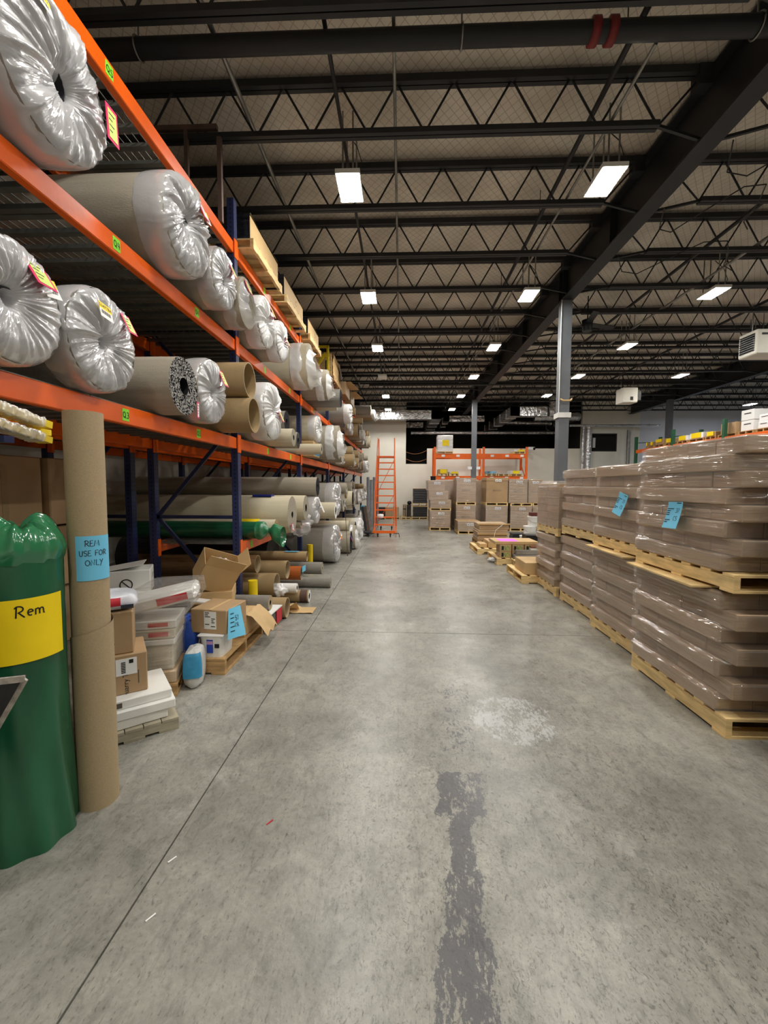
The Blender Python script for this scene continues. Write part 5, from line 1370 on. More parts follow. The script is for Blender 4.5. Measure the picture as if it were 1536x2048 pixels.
roll('thick grey roll lying on the narrow cream and black-ended rolls', 6.5, 0.16, Q3, -1.75, 'open', M_BACKG, seed=19, endm=M_PILE, zc=Q3 + 0.39)
roll('thin cream roll with a trailing paper tail beside the second post', 8.02, 0.1, Q3, -1.5, 'open', M_CREAM, seed=20, endm=M_PILEL, hole=0.4, turns=3)
bx = thing('blue_wrapped_carton', 'tan carton wrapped with a bright blue sheet on the Q3 shelf', 'carton', (-1.98, 8.75, Q3)); ob('carton', MB().cbox(-0.5, 0.24, -0.3, 0.3, 0, 0.3, 0.01), M_KRAFT3, bx); ob('blue_sheet', MB().box(-0.4, 0.246, -0.306, 0.306, 0.03, 0.2), mat('blue_sheet', (22, 128, 176), 0.5), bx)
roll('big pale roll with domed plastic end lying on the blue-wrapped carton', 8.75, 0.27, Q3, -1.7, 'gather', M_CREAM, seed=21, zc=Q3 + 0.3 + 0.27, capm=M_BAGW)
roll('drooping white-bagged roll hanging over the Q3 beam', 9.75, 0.38, Q3, -1.42, 'loose', M_BACK, seed=22)
roll('smooth tan roll before the third blue post on the Q3 shelf', 10.85, 0.26, Q3, -1.5, 'open', M_BACK, seed=23, endm=M_PILEL)
# ---- level L1
roll('green-bagged roll with knotted bag end on the low shelf', 5.42, 0.11, L1, -1.86, 'open', M_GREENF, seed=24, endm=M_GREENF, hole=0.05)
t = ROLLS[-1]
ob('knotted_bag', MB().grid(40, 14, lambda u, v: (0.0 + 0.34 * v, (0.115 - 0.085 * math.exp(-((v - 0.45) / 0.13) ** 2) + 0.05 * max(0, v - 0.5)) * math.cos(2 * math.pi * u) * (1 + 0.25 * noise.noise(Vector((math.cos(2 * math.pi * u) * 2, v * 5, 3)))), (0.115 - 0.085 * math.exp(-((v - 0.45) / 0.13) ** 2) + 0.03 * max(0, v - 0.5)) * math.sin(2 * math.pi * u) * (1 + 0.25 * noise.noise(Vector((math.sin(2 * math.pi * u) * 2, v * 5, 1)))) - 0.16 * max(0, v - 0.45)), 0, True), M_GREENB, t)
roll('small roll with thick brown core and a yellow sheet on the low shelf', 5.66, 0.115, L1, -1.68, 'open', M_CREAM, seed=25, endm=M_TUBE2, hole=0.55, turns=2)
ob('yellow_sheet', MB().grid(10, 6, lambda u, v: (-0.5 + 0.28 * v, 0.118 * math.sin(-1.0 + 1.9 * u), 0.118 * math.cos(-1.0 + 1.9 * u) + 0.003), 0), M_YEL, ROLLS[-1])
roll('large cream roll with flattened spiral cut end on the low shelf', 6.12, 0.265, L1, -1.58, 'open', M_CREAM, seed=26, endm=M_PILEL, hole=0.18, turns=5)
swing_tag(ROLLS[-1], 0.03, -0.1, -0.17, 0.09, 0.1, 0.1, face=M_PAPER)
ob('blue_sheet', MB().box(-0.55, -0.28, -0.1, 0.06, 0.262, 0.29), mat('navy_strap', (30, 40, 120), 0.5), ROLLS[-1])
roll('cream roll with pinched end beside the flattened spiral roll', 6.75, 0.2, L1, -1.52, 'open', M_CREAM, seed=27, endm=M_PILEL, hole=0.3, turns=3, zc=L1 + 0.33)
roll('small rolled remnant under the pinched cream roll', 6.75, 0.06, L1, -1.6, 'open', M_BACK, seed=28, endm=M_PILEL)
roll('grey stained roll resting high above the wide bagged roll', 7.62, 0.17, L1, -1.5, 'open', M_BACK, seed=29, zc=L1 + 0.665, endm=M_PILE)
roll('wide bagged roll before the second post on the low shelf', 7.55, 0.235, L1, -1.5, 'gather', M_BACK, seed=30, tagpos=(0.2, 0.5, 0.4, 0.1, 0.3), tagm=M_PAPER, face=M_PAPER)
crumple('loose_plastic', 'limp clear plastic bag hanging off the low shelf beam', 'plastic bag', (-1.70, 7.08, 0.80), 0.2, 0.16, 0.19, M_BAG, 11)
roll('very fat bagged roll after the second post on the low shelf', 9.3, 0.36, L1, -1.4, 'gather', M_BACKG, seed=31, capm=M_BAG)
roll('white drum-like roll end beside the very fat bagged roll', 8.70, 0.17, L1, -1.34, 'open', M_CREAM, seed=32, endm=M_PAPER, hole=0.5, turns=2)
# ---- floor rolls
roll('huge black-sheeted carpet roll on the floor behind the loose tubes', 7.35, 0.385, FL, -2.25, 'open', M_BLKWRAP, 2.6, 33, endm=M_BLACK)
lettering('roll_print', 'Shaw', 0.13, mat('dim_print', (88, 88, 92), 0.5), ROLLS[-1], (-0.45, -0.392, 0.02), FACE_CAM)
roll('giant clear-bagged roll on the floor with an orange tag', 8.95, 0.39, FL, -1.36, 'gather', M_BACKG, seed=34, capm=M_BAG, tagpos=(0.22, -0.1, 0.45, 0.11, 0.2), tagm=M_RED, face=mat('orange_label', (250, 160, 40), 0.5))
roll('cream flattened roll behind the giant bagged roll on the floor', 10.22, 0.12, FL, -1.25, 'open', M_CREAM, seed=35, endm=M_PILEL, zc=0.662)
roll('dark-ended carpet roll on the floor beneath the cream flattened roll', 10.2, 0.27, FL, -1.2, 'open', M_BACK, seed=36, endm=M_PILE, tagpos=(0.05, -0.5, 0.5, 0.1, 0.2), tagm=M_RED, face=M_BLUEPR)
roll('white-bagged roll on the floor at the third post', 10.85, 0.3, FL, -1.15, 'loose', M_BACK, seed=37)
roll('tan roll on the floor beyond the third post', 12.1, 0.3, FL, -1.3, 'open', M_BACK, seed=38, endm=M_PILE)
roll('white roll in clear plastic on the floor near the ladder', 12.75, 0.32, FL, -1.2, 'gather', M_CREAM, seed=39, capm=M_BAGW)
# ---- far rolls packed along the shelves
rr = random.Random(5)
FARLAB = {'Q4': 'small far carpet roll on the Q4 shelf towards the ladder', 'Q3': 'small far carpet roll on the Q3 shelf towards the ladder', 'L1': 'small far carpet roll on the low shelf towards the ladder', 'Q5': 'long far carpet roll on the top shelf towards the end wall', 'FL': 'small far carpet roll on the floor behind the ladder'}
KN = {'gather': 'bagged', 'loose': 'loosely bagged', 'open': 'open-ended'}
for lv, base, y0, y1 in (('Q4', Q4, 12.75, 20.7), ('Q3', Q3, 11.75, 20.8), ('L1', L1, 10.1, 20.8), ('Q5', SH['Q5'], 17.2, 19.4), ('FL', 0.0, 15.2, 20.8)):
    y = y0
    while y < y1:
        r = rr.uniform(0.13, 0.27) if lv != 'Q5' else rr.uniform(0.16, 0.2)
        y += r * 1.06
        for p in PY:
            if abs(y - p) < r * 1.06 + 0.05: y = p + r * 1.06 + 0.06
        if y + r > y1 + 0.1: break
        k = rr.choice(['gather', 'loose', 'open', 'open', 'gather'])
        bm = rr.choice([M_BACK, M_BACKG, M_CREAM, M_TUBE2, M_WRAPGREY])
        bn = {M_BACK: 'beige', M_BACKG: 'grey', M_CREAM: 'cream', M_TUBE2: 'brown', M_WRAPGREY: 'shiny grey'}[bm]
        lab = KN[k] + ' ' + bn + ' ' + FARLAB[lv]
        xe = rr.uniform(-1.75, -1.4) if lv != 'Q5' else -1.0 - rr.uniform(0, 0.3)
        if lv == 'FL': xe = rr.uniform(-1.9, -1.6)
        tp = (0.2, 0.3, 0.4) if rr.random() < 0.35 and k != 'open' else None
        roll(lab, y, r, base, xe, k, bm, 3.0, rr.randint(1, 12), tp, rr.uniform(-0.008, 0.008), capm=rr.choice([M_BAGW, M_BAGC, M_BAGW]), endm=rr.choice([M_PILE, M_PILEL, M_PILEL]), group='far rolls ' + lv + ' ' + k + ' ' + bn)
        if lv in ('Q3', 'L1', 'Q4') and rr.random() < 0.6:      # a second, smaller roll on top
            r2 = rr.uniform(0.09, 0.16)
            roll('narrow tan roll lying on top of the far rolls of the ' + {'Q3': 'Q3', 'Q4': 'Q4', 'L1': 'low'}[lv] + ' shelf', y, r2, base, xe + rr.uniform(-0.1, 0.2), 'open', rr.choice([M_BACK, M_TUBE2]), 2.6, rr.randint(1, 5), None, rr.uniform(-0.008, 0.008), zc=base + 2 * r * (1.0 if k == 'open' else 1.042) + r2 + 0.001, endm=M_PILEL, group='narrow rolls on top ' + lv)
        y += r * 1.06 + rr.uniform(0.02, 0.06)
# ---- cartons added to the second rack to darken it behind the first
rr = random.Random(15)
for k in range(4):
    yy = 1.95 + 0.82 * k
    for j, zz in enumerate((0.0, 0.62, 1.24)):
        t = thing('brown_carton', ['added brown carton on the floor inside the second rack', 'added brown carton in the middle of a stack inside the second rack', 'added brown carton on top of a stack inside the second rack'][j], 'carton', (-3.85 - rr.uniform(0, 0.08), yy, zz), group='added cartons in the second rack tier ' + 'abc'[j])
        ob('carton', MB().cbox(-0.5, 0.45, -0.39, 0.39, 0, 0.6 if j < 2 else 0.66, 0.01), M_KRAFT, t); ob('tape', MB().box(0.4505, 0.452, -0.03, 0.03, 0.02, 0.58), M_TUBE2, t)

# ================================================================== top shelf
def gaylord(label, pall, ya, yb, hh, text, seed, half=False):
    z = SH['Q5']; xc = -2.36
    pallet(pall, xc + 0.02, (ya + yb) / 2, z, 1.1, yb - ya + 0.04, 'y', M_WOOD, h=0.12)
    t = thing('bulk_carton', label, 'carton', (xc, (ya + yb) / 2, z + 0.12))
    W = yb - ya - 0.04
    ob('carton_wall', MB().cbox(-0.5, 0.52, -W / 2, W / 2, 0, hh - 0.12, 0.012), M_KRAFT3, t)
    # sagging top covered in black film
    def fn(u, v):
        x = -0.51 + 1.04 * u; y = (v - 0.5) * (W + 0.02)
        e = min(1, 4 * min(u, 1 - u)) * min(1, 4 * min(v, 1 - v))
        return (x, y, hh - 0.12 + 0.1 * e + 0.03 * noise.noise(Vector((x * 3, y * 3, seed))))
    ob('black_cover', MB().grid(14, 14, fn), M_BLKWRAP, t)
    ob('black_side_wrap', MB().box(-0.5, 0.515, -W / 2 - 0.006, -W / 2 - 0.001, 0.0, hh - 0.1), M_BLKWRAP, t)
    if text: lettering('handwritten_mark', text, 0.12, M_INK, t, (0.522, 0.1, hh * 0.4), FACE_AISLE_R)
    return t
gaylord('tan bulk carton with black cover just past the first post on the top shelf', 'pallet under the first bulk carton on the top shelf', 5.25, 6.45, 0.42, None, 1)
gaylord('tan bulk carton marked with an inked squiggle on the top shelf', 'pallet under the squiggle-marked bulk carton on the top shelf', 6.75, 8.05, 0.42, 'C', 2)
gaylord('tan bulk carton in clear film just past the second post on the top shelf', 'pallet under the film-wrapped bulk carton on the top shelf', 8.45, 9.55, 0.42, '5', 3)
# yellow gate frame and plank crate
z5 = SH['Q5']
p = on_x(680, 700, -1.85)
t = thing('plank_crate', 'tall crate of horizontal tan planks behind the yellow frame on the top shelf', 'crate', (-2.4, 12.42, z5 + 0.12))
for k in range(6): ob('plank', MB().box(-0.5, 0.5, -0.75, -0.72, 0.1 * k, 0.1 * k + 0.096), M_WOOD, t)
for yy in (-0.7, 0.68):
    for xx in (-0.48, 0.46): ob('corner_post', MB().box(xx, xx + 0.05, yy, yy + 0.05, 0, 0.62), M_WOOD2, t)
ob('side_cloth', MB().grid(12, 10, lambda u, v: (0.53 + 0.04 * noise.noise(Vector((u * 3, v * 3, 1))), -0.72 + 1.44 * u, 0.05 + 0.57 * v)), M_KRAFT3, t)
ob('grey_flap', MB().grid(8, 8, lambda u, v: (0.56 + 0.06 * (1 - v), 0.2 + 0.5 * u, 0.2 + 0.38 * v - 0.1 * u)), M_WRAPGREY, t)
pallet('pallet under the plank crate on the top shelf', -2.38, 12.42, z5, 1.1, 1.55, 'y', M_WOOD2, h=0.12)
t = thing('yellow_gate', 'yellow steel gate frame with diagonal brace standing on the top shelf', 'gate', (-2.35, 11.25, z5))
def yb_(a, c, w_=0.055): return ob('frame_tube', MB().bar(a, c, w_, w_, (0, 1, 0)), M_YELP, t)
yb_((-0.5, 0, 0.0), (-0.5, 0, 0.76)); yb_((0.42, 0, 0.0), (0.42, 0, 0.76)); yb_((-0.5, 0, 0.76), (0.45, 0, 0.76)); yb_((-0.5, 0, 0.03), (0.45, 0, 0.03)); yb_((0.0, 0, 0.05), (0.36, 0, 0.6)); yb_((-0.5, 0, 0.5), (0.4, 0, 0.5), 0.04)
for yy in (13.95, 15.4):
    t = thing('bulk_carton', ['rough brown carton pile on the top shelf towards the end wall', 'crushed dark brown carton on the top shelf near the drop duct'][yy > 15], 'carton', (-2.3, yy, z5)); ob('carton', MB().cbox(-0.5, 0.55, -0.5, 0.5, 0, 0.4, 0.01), M_KRAFT if yy < 15 else M_TUBE2, t); ob('flap', MB().bar((0.55, -0.4, 0.4), (0.75, 0.3, 0.3), 0.3, 0.01), M_KRAFT3, t)

# ================================================================== standing rolls at the mouth of the rack
GC = Vector((-1.757, 1.85)); GR = 0.178
t = thing('green_roll', 'tall standing roll in green plastic with a yellow sheet reading Rem', 'carpet roll', (GC.x, GC.y, 0))
GH = 1.33
def gfn(u, v):
    th = 2 * math.pi * u; z = GH * v
    fl = 0.014 * max(0.0, 1 - z / 0.55) ** 1.5
    k = noise.noise(Vector((math.cos(th) * 1.4, math.sin(th) * 1.4, z * 1.2)))
    fold = 0.010 * max(0, 1 - z / 0.9) * math.sin(9 * th + 5 * z)
    r = GR + fl * (1 + 0.6 * math.cos(th + 0.6)) + 0.004 * k + fold
    return (r * math.cos(th), r * math.sin(th), z)
ob('roll_body', MB().grid(96, 40, gfn, 0, True), M_GREENF, t)
ob('roll_top', MB().grid(48, 3, lambda u, v: (GR * (1 - v) * math.cos(2 * math.pi * u), GR * (1 - v) * math.sin(2 * math.pi * u), GH), 0, True), M_GREENF, t)
def topfn(u, v):
    th = 2 * math.pi * u
    e = Vector((math.cos(th), math.sin(th), 0))
    k = noise.noise(Vector((e.x * 1.5 + 3, e.y * 1.5, v * 2))); k2 = noise.noise(Vector((e.x * 5, e.y * 5, v * 6)))
    prof = [(1.02, 0.0), (1.05, 0.02), (1.08, 0.06), (1.0, 0.10), (0.82, 0.14), (0.6, 0.165), (0.36, 0.17), (0.18, 0.15), (0.03, 0.13)]
    f = v * (len(prof) - 1); i = min(int(f), len(prof) - 2); a = f - i
    r = prof[i][0] * (1 - a) + prof[i + 1][0] * a; z = prof[i][1] * (1 - a) + prof[i + 1][1] * a
    ple = math.sin(13 * th + 2 * k) * 0.5 + math.sin(22 * th + 1) * 0.3
    r = GR * (r + 0.1 * k + 0.04 * ple * (1 - abs(v - 0.4)) + 0.012 * k2)
    return (r * e.x + 0.02 * v, r * e.y, GH - 0.03 + z * (1 + 0.45 * k) + 0.022 * ple * v + 0.008 * k2)
ob('gathered_bag', MB().grid(110, 26, topfn, 0, True), M_GREENB, t)
# camera-side bearing of the cylinder
ga = math.atan2(-GC.y, -GC.x)
def gmap(u, v, l, R_=GR + 0.006, a0=ga): th = a0 + u / R_; return ((R_ + l) * math.cos(th), (R_ + l) * math.sin(th), v)
SHT = (-0.145, 0.145, 0.875, 1.155)
ctr = 0.075
def sheet(u, v):
    x = SHT[0] + (SHT[1] - SHT[0]) * u + ctr * 0; z = SHT[2] + (SHT[3] - SHT[2]) * v
    return gmap(x + 0.04, z, 0.0)
sh = ob('yellow_sheet', MB().grid(20, 6, sheet), M_YEL, t)
ob('handwriting', strokes('R', -0.01, 1.075, 0.05, 0.0055, gmap, strokes('em', 0.032, 1.078, 0.05, 0.0055, gmap)), M_INK, sh)

TC = Vector((-1.573, 2.065)); TR = 0.085; TH = 2.0
t = thing('cardboard_roll', 'tall tan paperboard roll standing beside the green roll with blue paper', 'roll', (TC.x, TC.y, 0))
ob('inner_roll', MB().tube([(0, 0, 0.0), (0, 0, TH)], TR, 48), M_TUBE, t)
ob('hollow', MB().tube([(0, 0, TH - 0.0), (0, 0, TH + 0.001)], TR * 0.8, 32), M_TUBE2, t)
ta = math.atan2(-TC.y, -TC.x)
def outer(u, v):
    th = ta - 2.6 + 5.2 * u; R_ = TR + 0.003 + 0.009 * u
    zt = 0.86 + 0.12 * u
    return (R_ * math.cos(th), R_ * math.sin(th), zt * v)
ob('outer_sheet', MB().grid(60, 4, outer), M_TUBE, t)
def tmap(u, v, l, R_=TR + 0.003): th = ta + u / R_; return ((R_ + l) * math.cos(th), (R_ + l) * math.sin(th), v)
sh = ob('blue_sheet', MB().grid(20, 6, lambda u, v: tmap(-0.055 + 0.17 * u, 1.175 + 0.22 * v, 0.0)), M_CYAN, t)
wr_ = strokes('REM', -0.015, 1.345, 0.028, 0.003, tmap); strokes('USE FOR', -0.038, 1.298, 0.026, 0.003, tmap, wr_); strokes('ONLY', -0.015, 1.25, 0.028, 0.003, tmap, wr_)
ob('handwriting', wr_, M_INK, sh)
0 and ob('clear_tape', MB().grid(8, 3, lambda u, v: tmap(0.01 + 0.11 * u, 1.27 + 0.05 * v + 0.03 * u, 0.002)), M_BAG, sh)
# dark stone tile panel leaning at the aisle mouth
t = thing('tile_panel', 'dark slate tile panel with pale edges leaning at the aisle mouth', 'panel', (0, 0, 0))
pa, pb2 = on_y(50, 1357, 1.28), on_y(3, 1535, 1.33)
v0 = Vector((pa.x, 1.28, pa.z)); v1 = Vector((on_z(-20, 1700).x - 0.05, 1.36, 0.0)); lx = Vector((-0.45, -0.25, 0.03))
M_SLATE = mat('slate_tile', (44, 42, 42), 0.5, 0, 0.3, 14, 0.3, 40)
dn = (v1 - v0).cross(lx).normalized() * 0.018
def pan(f0, f1, nm):
    a, c = v0.lerp(v1, f0), v0.lerp(v1, f1)
    q_ = [a, a + lx, c + lx, c]; vs = q_ + [p_ + dn for p_ in q_]
    ob(nm, MB().add(vs, [(0, 1, 2, 3), (7, 6, 5, 4), (0, 4, 5, 1), (1, 5, 6, 2), (2, 6, 7, 3), (3, 7, 4, 0)]), M_SLATE, t)
pan(0.0, 0.55, 'tile'); pan(0.56, 1.0, 'tile')
ob('pale_edge', MB().bar(v0, v1, 0.007, 0.02), mat('pale_edge', (168, 160, 150), 0.7, 0, 0.2, 40), t)
ob('pale_edge', MB().bar(v0, v0 + lx, 0.007, 0.02), MATS['pale_edge'], t)
# yellow fork tines wrapped in film, hung under the Q3 beam
t = thing('yellow_bundle', 'bundle of yellow beams in crinkled clear film poking out below the Q3 beam', 'bundle', (0, 0, 0))
for k, (a_, c_, hh) in enumerate((((-30, 805), (92, 851), 0.034), ((-30, 862), (90, 866), 0.03), ((-30, 840), (92, 881), 0.032))):
    xx = -1.80 if k != 1 else -1.86
    A_ = on_x(a_[0], a_[1], xx); B_ = on_x(c_[0], c_[1], xx)
    if k == 1: A_.z = B_.z
    ob('yellow_beam', MB().bar(A_, B_, 0.07, hh, (0, 0, 1)), M_YELP, t)
    if k != 1: 
        E_ = A_.lerp(B_, 0.84); d_ = (E_ - A_); u_ = d_.normalized(); a2 = u_.cross(Vector((0, 0, 1))).normalized(); b2 = a2.cross(u_)
        def slv(u, v, A_=A_, d_=d_, a2=a2, b2=b2, hh=hh, k=k):
            th = 2 * math.pi * u; f = lambda c_: math.copysign(abs(c_) ** 0.35, c_)
            q_ = noise.noise(Vector((math.cos(th) * 2 + k * 5, math.sin(th) * 2, v * 22))); q2 = noise.noise(Vector((v * 9, k, u * 3)))
            g_ = 1 + 0.10 * q_ + 0.10 * q2
            return A_ + d_ * v + a2 * (0.043 * f(math.cos(th)) * g_) + b2 * ((hh / 2 + 0.008) * f(math.sin(th)) * (g_ + 0.12 * q_))
        ob('clear_film', MB().grid(32, 60, slv, 0, True), M_BAG, t)
zz = on_x(90, 881, -1.8)
pd_ = thing('support_arm', 'dark steel arm carrying the film-wrapped yellow beams', 'bracket', (0, 0, 0)); ob('arm', MB().bar((-3.0, zz.y - 0.25, on_x(20, 868, -1.8).z - 0.03), (-1.75, zz.y - 0.25, on_x(20, 868, -1.8).z - 0.03), 0.05, 0.03), M_BLUEP, pd_)
# ================================================================== loose goods on the floor under the near bay
def jbox(name, label, cat, c, dx, dy, dz, m, rz=0.0, z=0.0, ch=0.006):
    t = thing(name, label, cat, (c[0], c[1], z), rz); ob('body', MB().cbox(-dx / 2, dx / 2, -dy / 2, dy / 2, 0, dz, ch), m, t); return t
# pallet of tile boxes beside the tan roll
M_OLD = mat('old_grey_wood', (168, 160, 140), 0.7, 0, 0.15, 5, 0.1, 40, 0.3, (1, 1, 5))
jw = Vector((-1.87, 2.74, 0)); JR = 0.66
pallet('grey pallet under the flat white tile boxes beside the tan roll', jw.x + 0.02, jw.y + 0.02, 0, 0.52, 0.5, 'x', M_OLD, rz=JR, h=0.08, boards=5)
t = jbox('white_tile_box', 'lowest flat white tile box on the grey pallet', 'tile box', (jw.x - 0.02, jw.y - 0.02), 0.5, 0.42, 0.062, M_WHITE, JR + 0.04, 0.081)
t = jbox('white_tile_box', 'middle flat white tile box on the grey pallet', 'tile box', (jw.x + 0.02, jw.y), 0.52, 0.42, 0.06, M_WHITE, JR, 0.1435)
t = jbox('white_tile_box', 'top flat white tile box with a dark corner print under the Quarry Tile carton', 'tile box', (jw.x, jw.y + 0.01), 0.5, 0.40, 0.06, M_WHITE, JR + 0.02, 0.204)
ob('corner_print', MB().box(-0.12, -0.04, -0.2015, -0.2003, 0.012, 0.045), M_INKG, t)
t = jbox('quarry_tile_carton', 'brown Quarry Tile carton with a white label below a plain carton', 'carton', (jw.x - 0.075, jw.y + 0.02), 0.36, 0.34, 0.265, M_KRAFT, JR - 0.04, 0.2645)
ob('shipping_label', MB().box(0.0, 0.12, -0.1725, -0.1705, 0.13, 0.24), M_PAPER, t)
lb_ = MB()
for k in range(7): lb_.box(0.03 + 0.0, 0.055, -0.1735, -0.1727, 0.145 + k * 0.011, 0.152 + k * 0.011)
lb_.box(0.075, 0.1, -0.1735, -0.1727, 0.205, 0.23); ob('label_print', lb_, M_INK, t)
lettering('carton_print', 'Quarry Tile', 0.045, M_INK, t, (0.055, -0.1712, 0.075), (HP, -HP, 0))
pr = MB()
for k in range(6): pr.box(-0.1 + k * 0.017, -0.094 + k * 0.017, -0.1716, -0.1706, 0.02, 0.11 - 0.01 * (k % 3))
pr.box(0.125, 0.13, -0.1716, -0.1706, 0.06, 0.15); ob('small_print', pr, M_INKG, t)
t = jbox('brown_carton', 'plain brown carton with a round recycling mark on the Quarry Tile carton', 'carton', (jw.x - 0.13, jw.y + 0.02), 0.33, 0.34, 0.28, M_KRAFT, JR - 0.12, 0.530)
ob('round_mark', MB().tube([(0.03 + 0.026 * math.cos(a), -0.1712, 0.07 + 0.026 * math.sin(a)) for a in [i * 0.42 for i in range(14)]], 0.004, 5), M_INK, t)
ob('round_mark_centre', MB().tube([(0.03, -0.172, 0.07), (0.03, -0.170, 0.07)], 0.012, 10), M_INK, t)
ob('tape', MB().box(-0.164, 0.164, -0.03, 0.03, 0.28, 0.2812), M_KRAFT3, t)
# printed bag on top
def pillow(name, label, cat, loc, dx, dy, dz, m, rz=0.0, seed=0, rot=None):
    def fn(u, v):
        th = 2 * math.pi * u; e = math.pi * (v - 0.5)
        sx = math.copysign(abs(math.cos(th)) ** 0.45, math.cos(th)); sy = math.copysign(abs(math.sin(th)) ** 0.45, math.sin(th))
        c_ = abs(math.cos(e)) ** 0.3; k = 1 + 0.10 * noise.noise(Vector((sx * 1.5 + seed, sy * 1.5, e)))
        return (dx / 2 * sx * c_ * k, dy / 2 * sy * c_ * k, dz / 2 + dz / 2 * math.sin(e) * k)
    t = thing(name, label, cat, loc, rz, rot=rot); ob('sack', MB().grid(44, 16, fn, 0, True), m, t); return t
M_PRINTBAG = mat('printed_bag', (214, 216, 226), 0.3, 0, 0.1, 4, 0.3, 18, 0.6)
t = pillow('grout_bag', 'white and blue printed grout bag lying on the plain carton', 'bag', (jw.x - 0.11, jw.y + 0.0, 0.812), 0.36, 0.3, 0.11, M_PRINTBAG, JR - 0.1, 1)
def patch(nm, m, u0, u1, v0, v1, dx, dy, dz, parent, seed=0):
    def fn(u, v):
        x = -dx / 2 + dx * (u0 + (u1 - u0) * u); z = dz * (v0 + (v1 - v0) * v)
        e = math.asin(max(-1, min(1, (z - dz / 2) / (dz / 2)))); y = -dy / 2 * abs(math.cos(e)) ** 0.5 - 0.012
        return (x, y, z)
    ob(nm, MB().grid(8, 8, fn), m, parent)
patch('blue_print', M_BLUEPR, 0.05, 0.55, 0.45, 0.85, 0.36, 0.3, 0.11, t); patch('red_print', M_RED, 0.58, 0.75, 0.4, 0.85, 0.36, 0.3, 0.11, t); patch('orange_print', mat('orange_print', (206, 92, 60), 0.5), 0.08, 0.5, 0.14, 0.34, 0.36, 0.3, 0.11, t); patch('dark_print', mat('teal_print', (50, 60, 80), 0.5), 0.75, 0.95, 0.15, 0.45, 0.36, 0.3, 0.11, t)
# white box with the crossed circle further back
t = thing('lock_carton', 'white carton with a crossed-circle mark and open flaps behind the grout bag', 'carton', (-2.62, 3.95, 0.42), 0.45)
ob('carton', MB().cbox(-0.2, 0.2, -0.16, 0.16, 0, 0.42, 0.006), M_WHITE, t)
ob('black_band', MB().box(-0.2015, 0.1, -0.1625, -0.1605, 0.02, 0.16), M_INK, t); lettering('carton_print', 'OCK', 0.12, M_PAPER, t, (0.0, -0.1635, 0.09), FACE_CAM)
ob('crossed_circle', MB().tube([(-0.0 + 0.05 * math.cos(a), -0.1615, 0.29 + 0.05 * math.sin(a)) for a in [i * 2 * math.pi / 20 for i in range(21)]], 0.005, 5).tube([(-0.035, -0.1615, 0.325), (0.035, -0.1615, 0.255)], 0.005, 5), M_INK, t)
ob('side_band', MB().box(0.2005, 0.202, -0.14, 0.12, 0.12, 0.2), M_INK, t); lettering('size_print', '1270', 0.06, M_INK, t, (0.203, 0.02, 0.34), FACE_AISLE_R)
ob('flap', MB().bar((-0.19, 0.0, 0.42), (0.14, 0.0, 0.47), 0.3, 0.005, (0, 0, 1)), M_WHITE, t)
jbox('brown_carton', 'low brown carton holding up the white crossed-circle carton', 'carton', (-2.62, 3.97), 0.46, 0.4, 0.415, M_KRAFT, 0.3)
# shrink-wrapped pile of boxes
kc = Vector((-2.09, 3.26, 0)); KR = 0.3
pallet('brown pallet under the film-wrapped tile pile', kc.x, kc.y, 0, 0.62, 0.42, 'x', M_WOOD2, rz=KR, h=0.1, boards=5)
t = thing('film_wrapped_pile', 'leaning pile of cream tile cartons with red prints in tight clear film', 'wrapped pile', (kc.x, kc.y, 0.101), KR)
M_CARD = mat('cream_card', (214, 206, 184), 0.5, 0, 0.06, 4)
lay = [(0.60, 0.38, 0.10, 0.0, 0, M_KRAFT3), (0.56, 0.38, 0.20, 0.0, 0.02, M_CARD), (0.57, 0.36, 0.05, 0.01, 0.0, M_WHITE), (0.58, 0.38, 0.08, 0.01, 0.01, M_CARD), (0.6, 0.36, 0.07, 0.01, 0.0, M_WHITE)]
z = 0; rings = []
for i, (dx, dy, dz, ox, oy, m) in enumerate(lay):
    c_ = ob('tile_carton', MB().cbox(ox - dx / 2, ox + dx / 2, oy - dy / 2, oy + dy / 2, z, z + dz - 0.004, 0.008), m, t)
    if i >= 3: ob('red_print', MB().box(ox + 0.1, ox + 0.24, oy - dy / 2 - 0.0016, oy - dy / 2 - 0.0004, z + dz * 0.25, z + dz * 0.7), M_RED, c_)
    if i == 3: ob('yellow_sticker', MB().box(ox - 0.22, ox - 0.08, oy - dy / 2 - 0.002, oy - dy / 2 - 0.0004, z + 0.01, z + dz * 0.85), M_YEL, c_)
    rings += [(z + 0.01, ox - dx / 2 - 0.012, ox + dx / 2 + 0.012, oy - dy / 2 - 0.012, oy + dy / 2 + 0.012), (z + dz - 0.01, ox - dx / 2 - 0.012, ox + dx / 2 + 0.012, oy - dy / 2 - 0.012, oy + dy / 2 + 0.012)]; z += dz
film_skirt(t, rings, M_FILM, 7)
ob('top_carton', MB().cbox(-0.36, 0.36, -0.17, 0.16, 0, 0.10, 0.02), M_WHITE, t, (0.1, -0.02, z + 0.075), (0, -0.2, 0.05)); 
c_ = ob('red_brand_patch', MB().box(0.08, 0.3, -0.1725, -0.1705, 0.02, 0.075), M_RED, t, (0.1, -0.02, z + 0.075), (0, -0.2, 0.05))
film_skirt(t, [(z + 0.0, -0.32, 0.33, -0.2, 0.2), (z + 0.06, -0.3, 0.4, -0.2, 0.19), (z + 0.16, -0.1, 0.48, -0.19, 0.18), (z + 0.27, 0.1, 0.47, -0.14, 0.14)], M_FILM, 8)
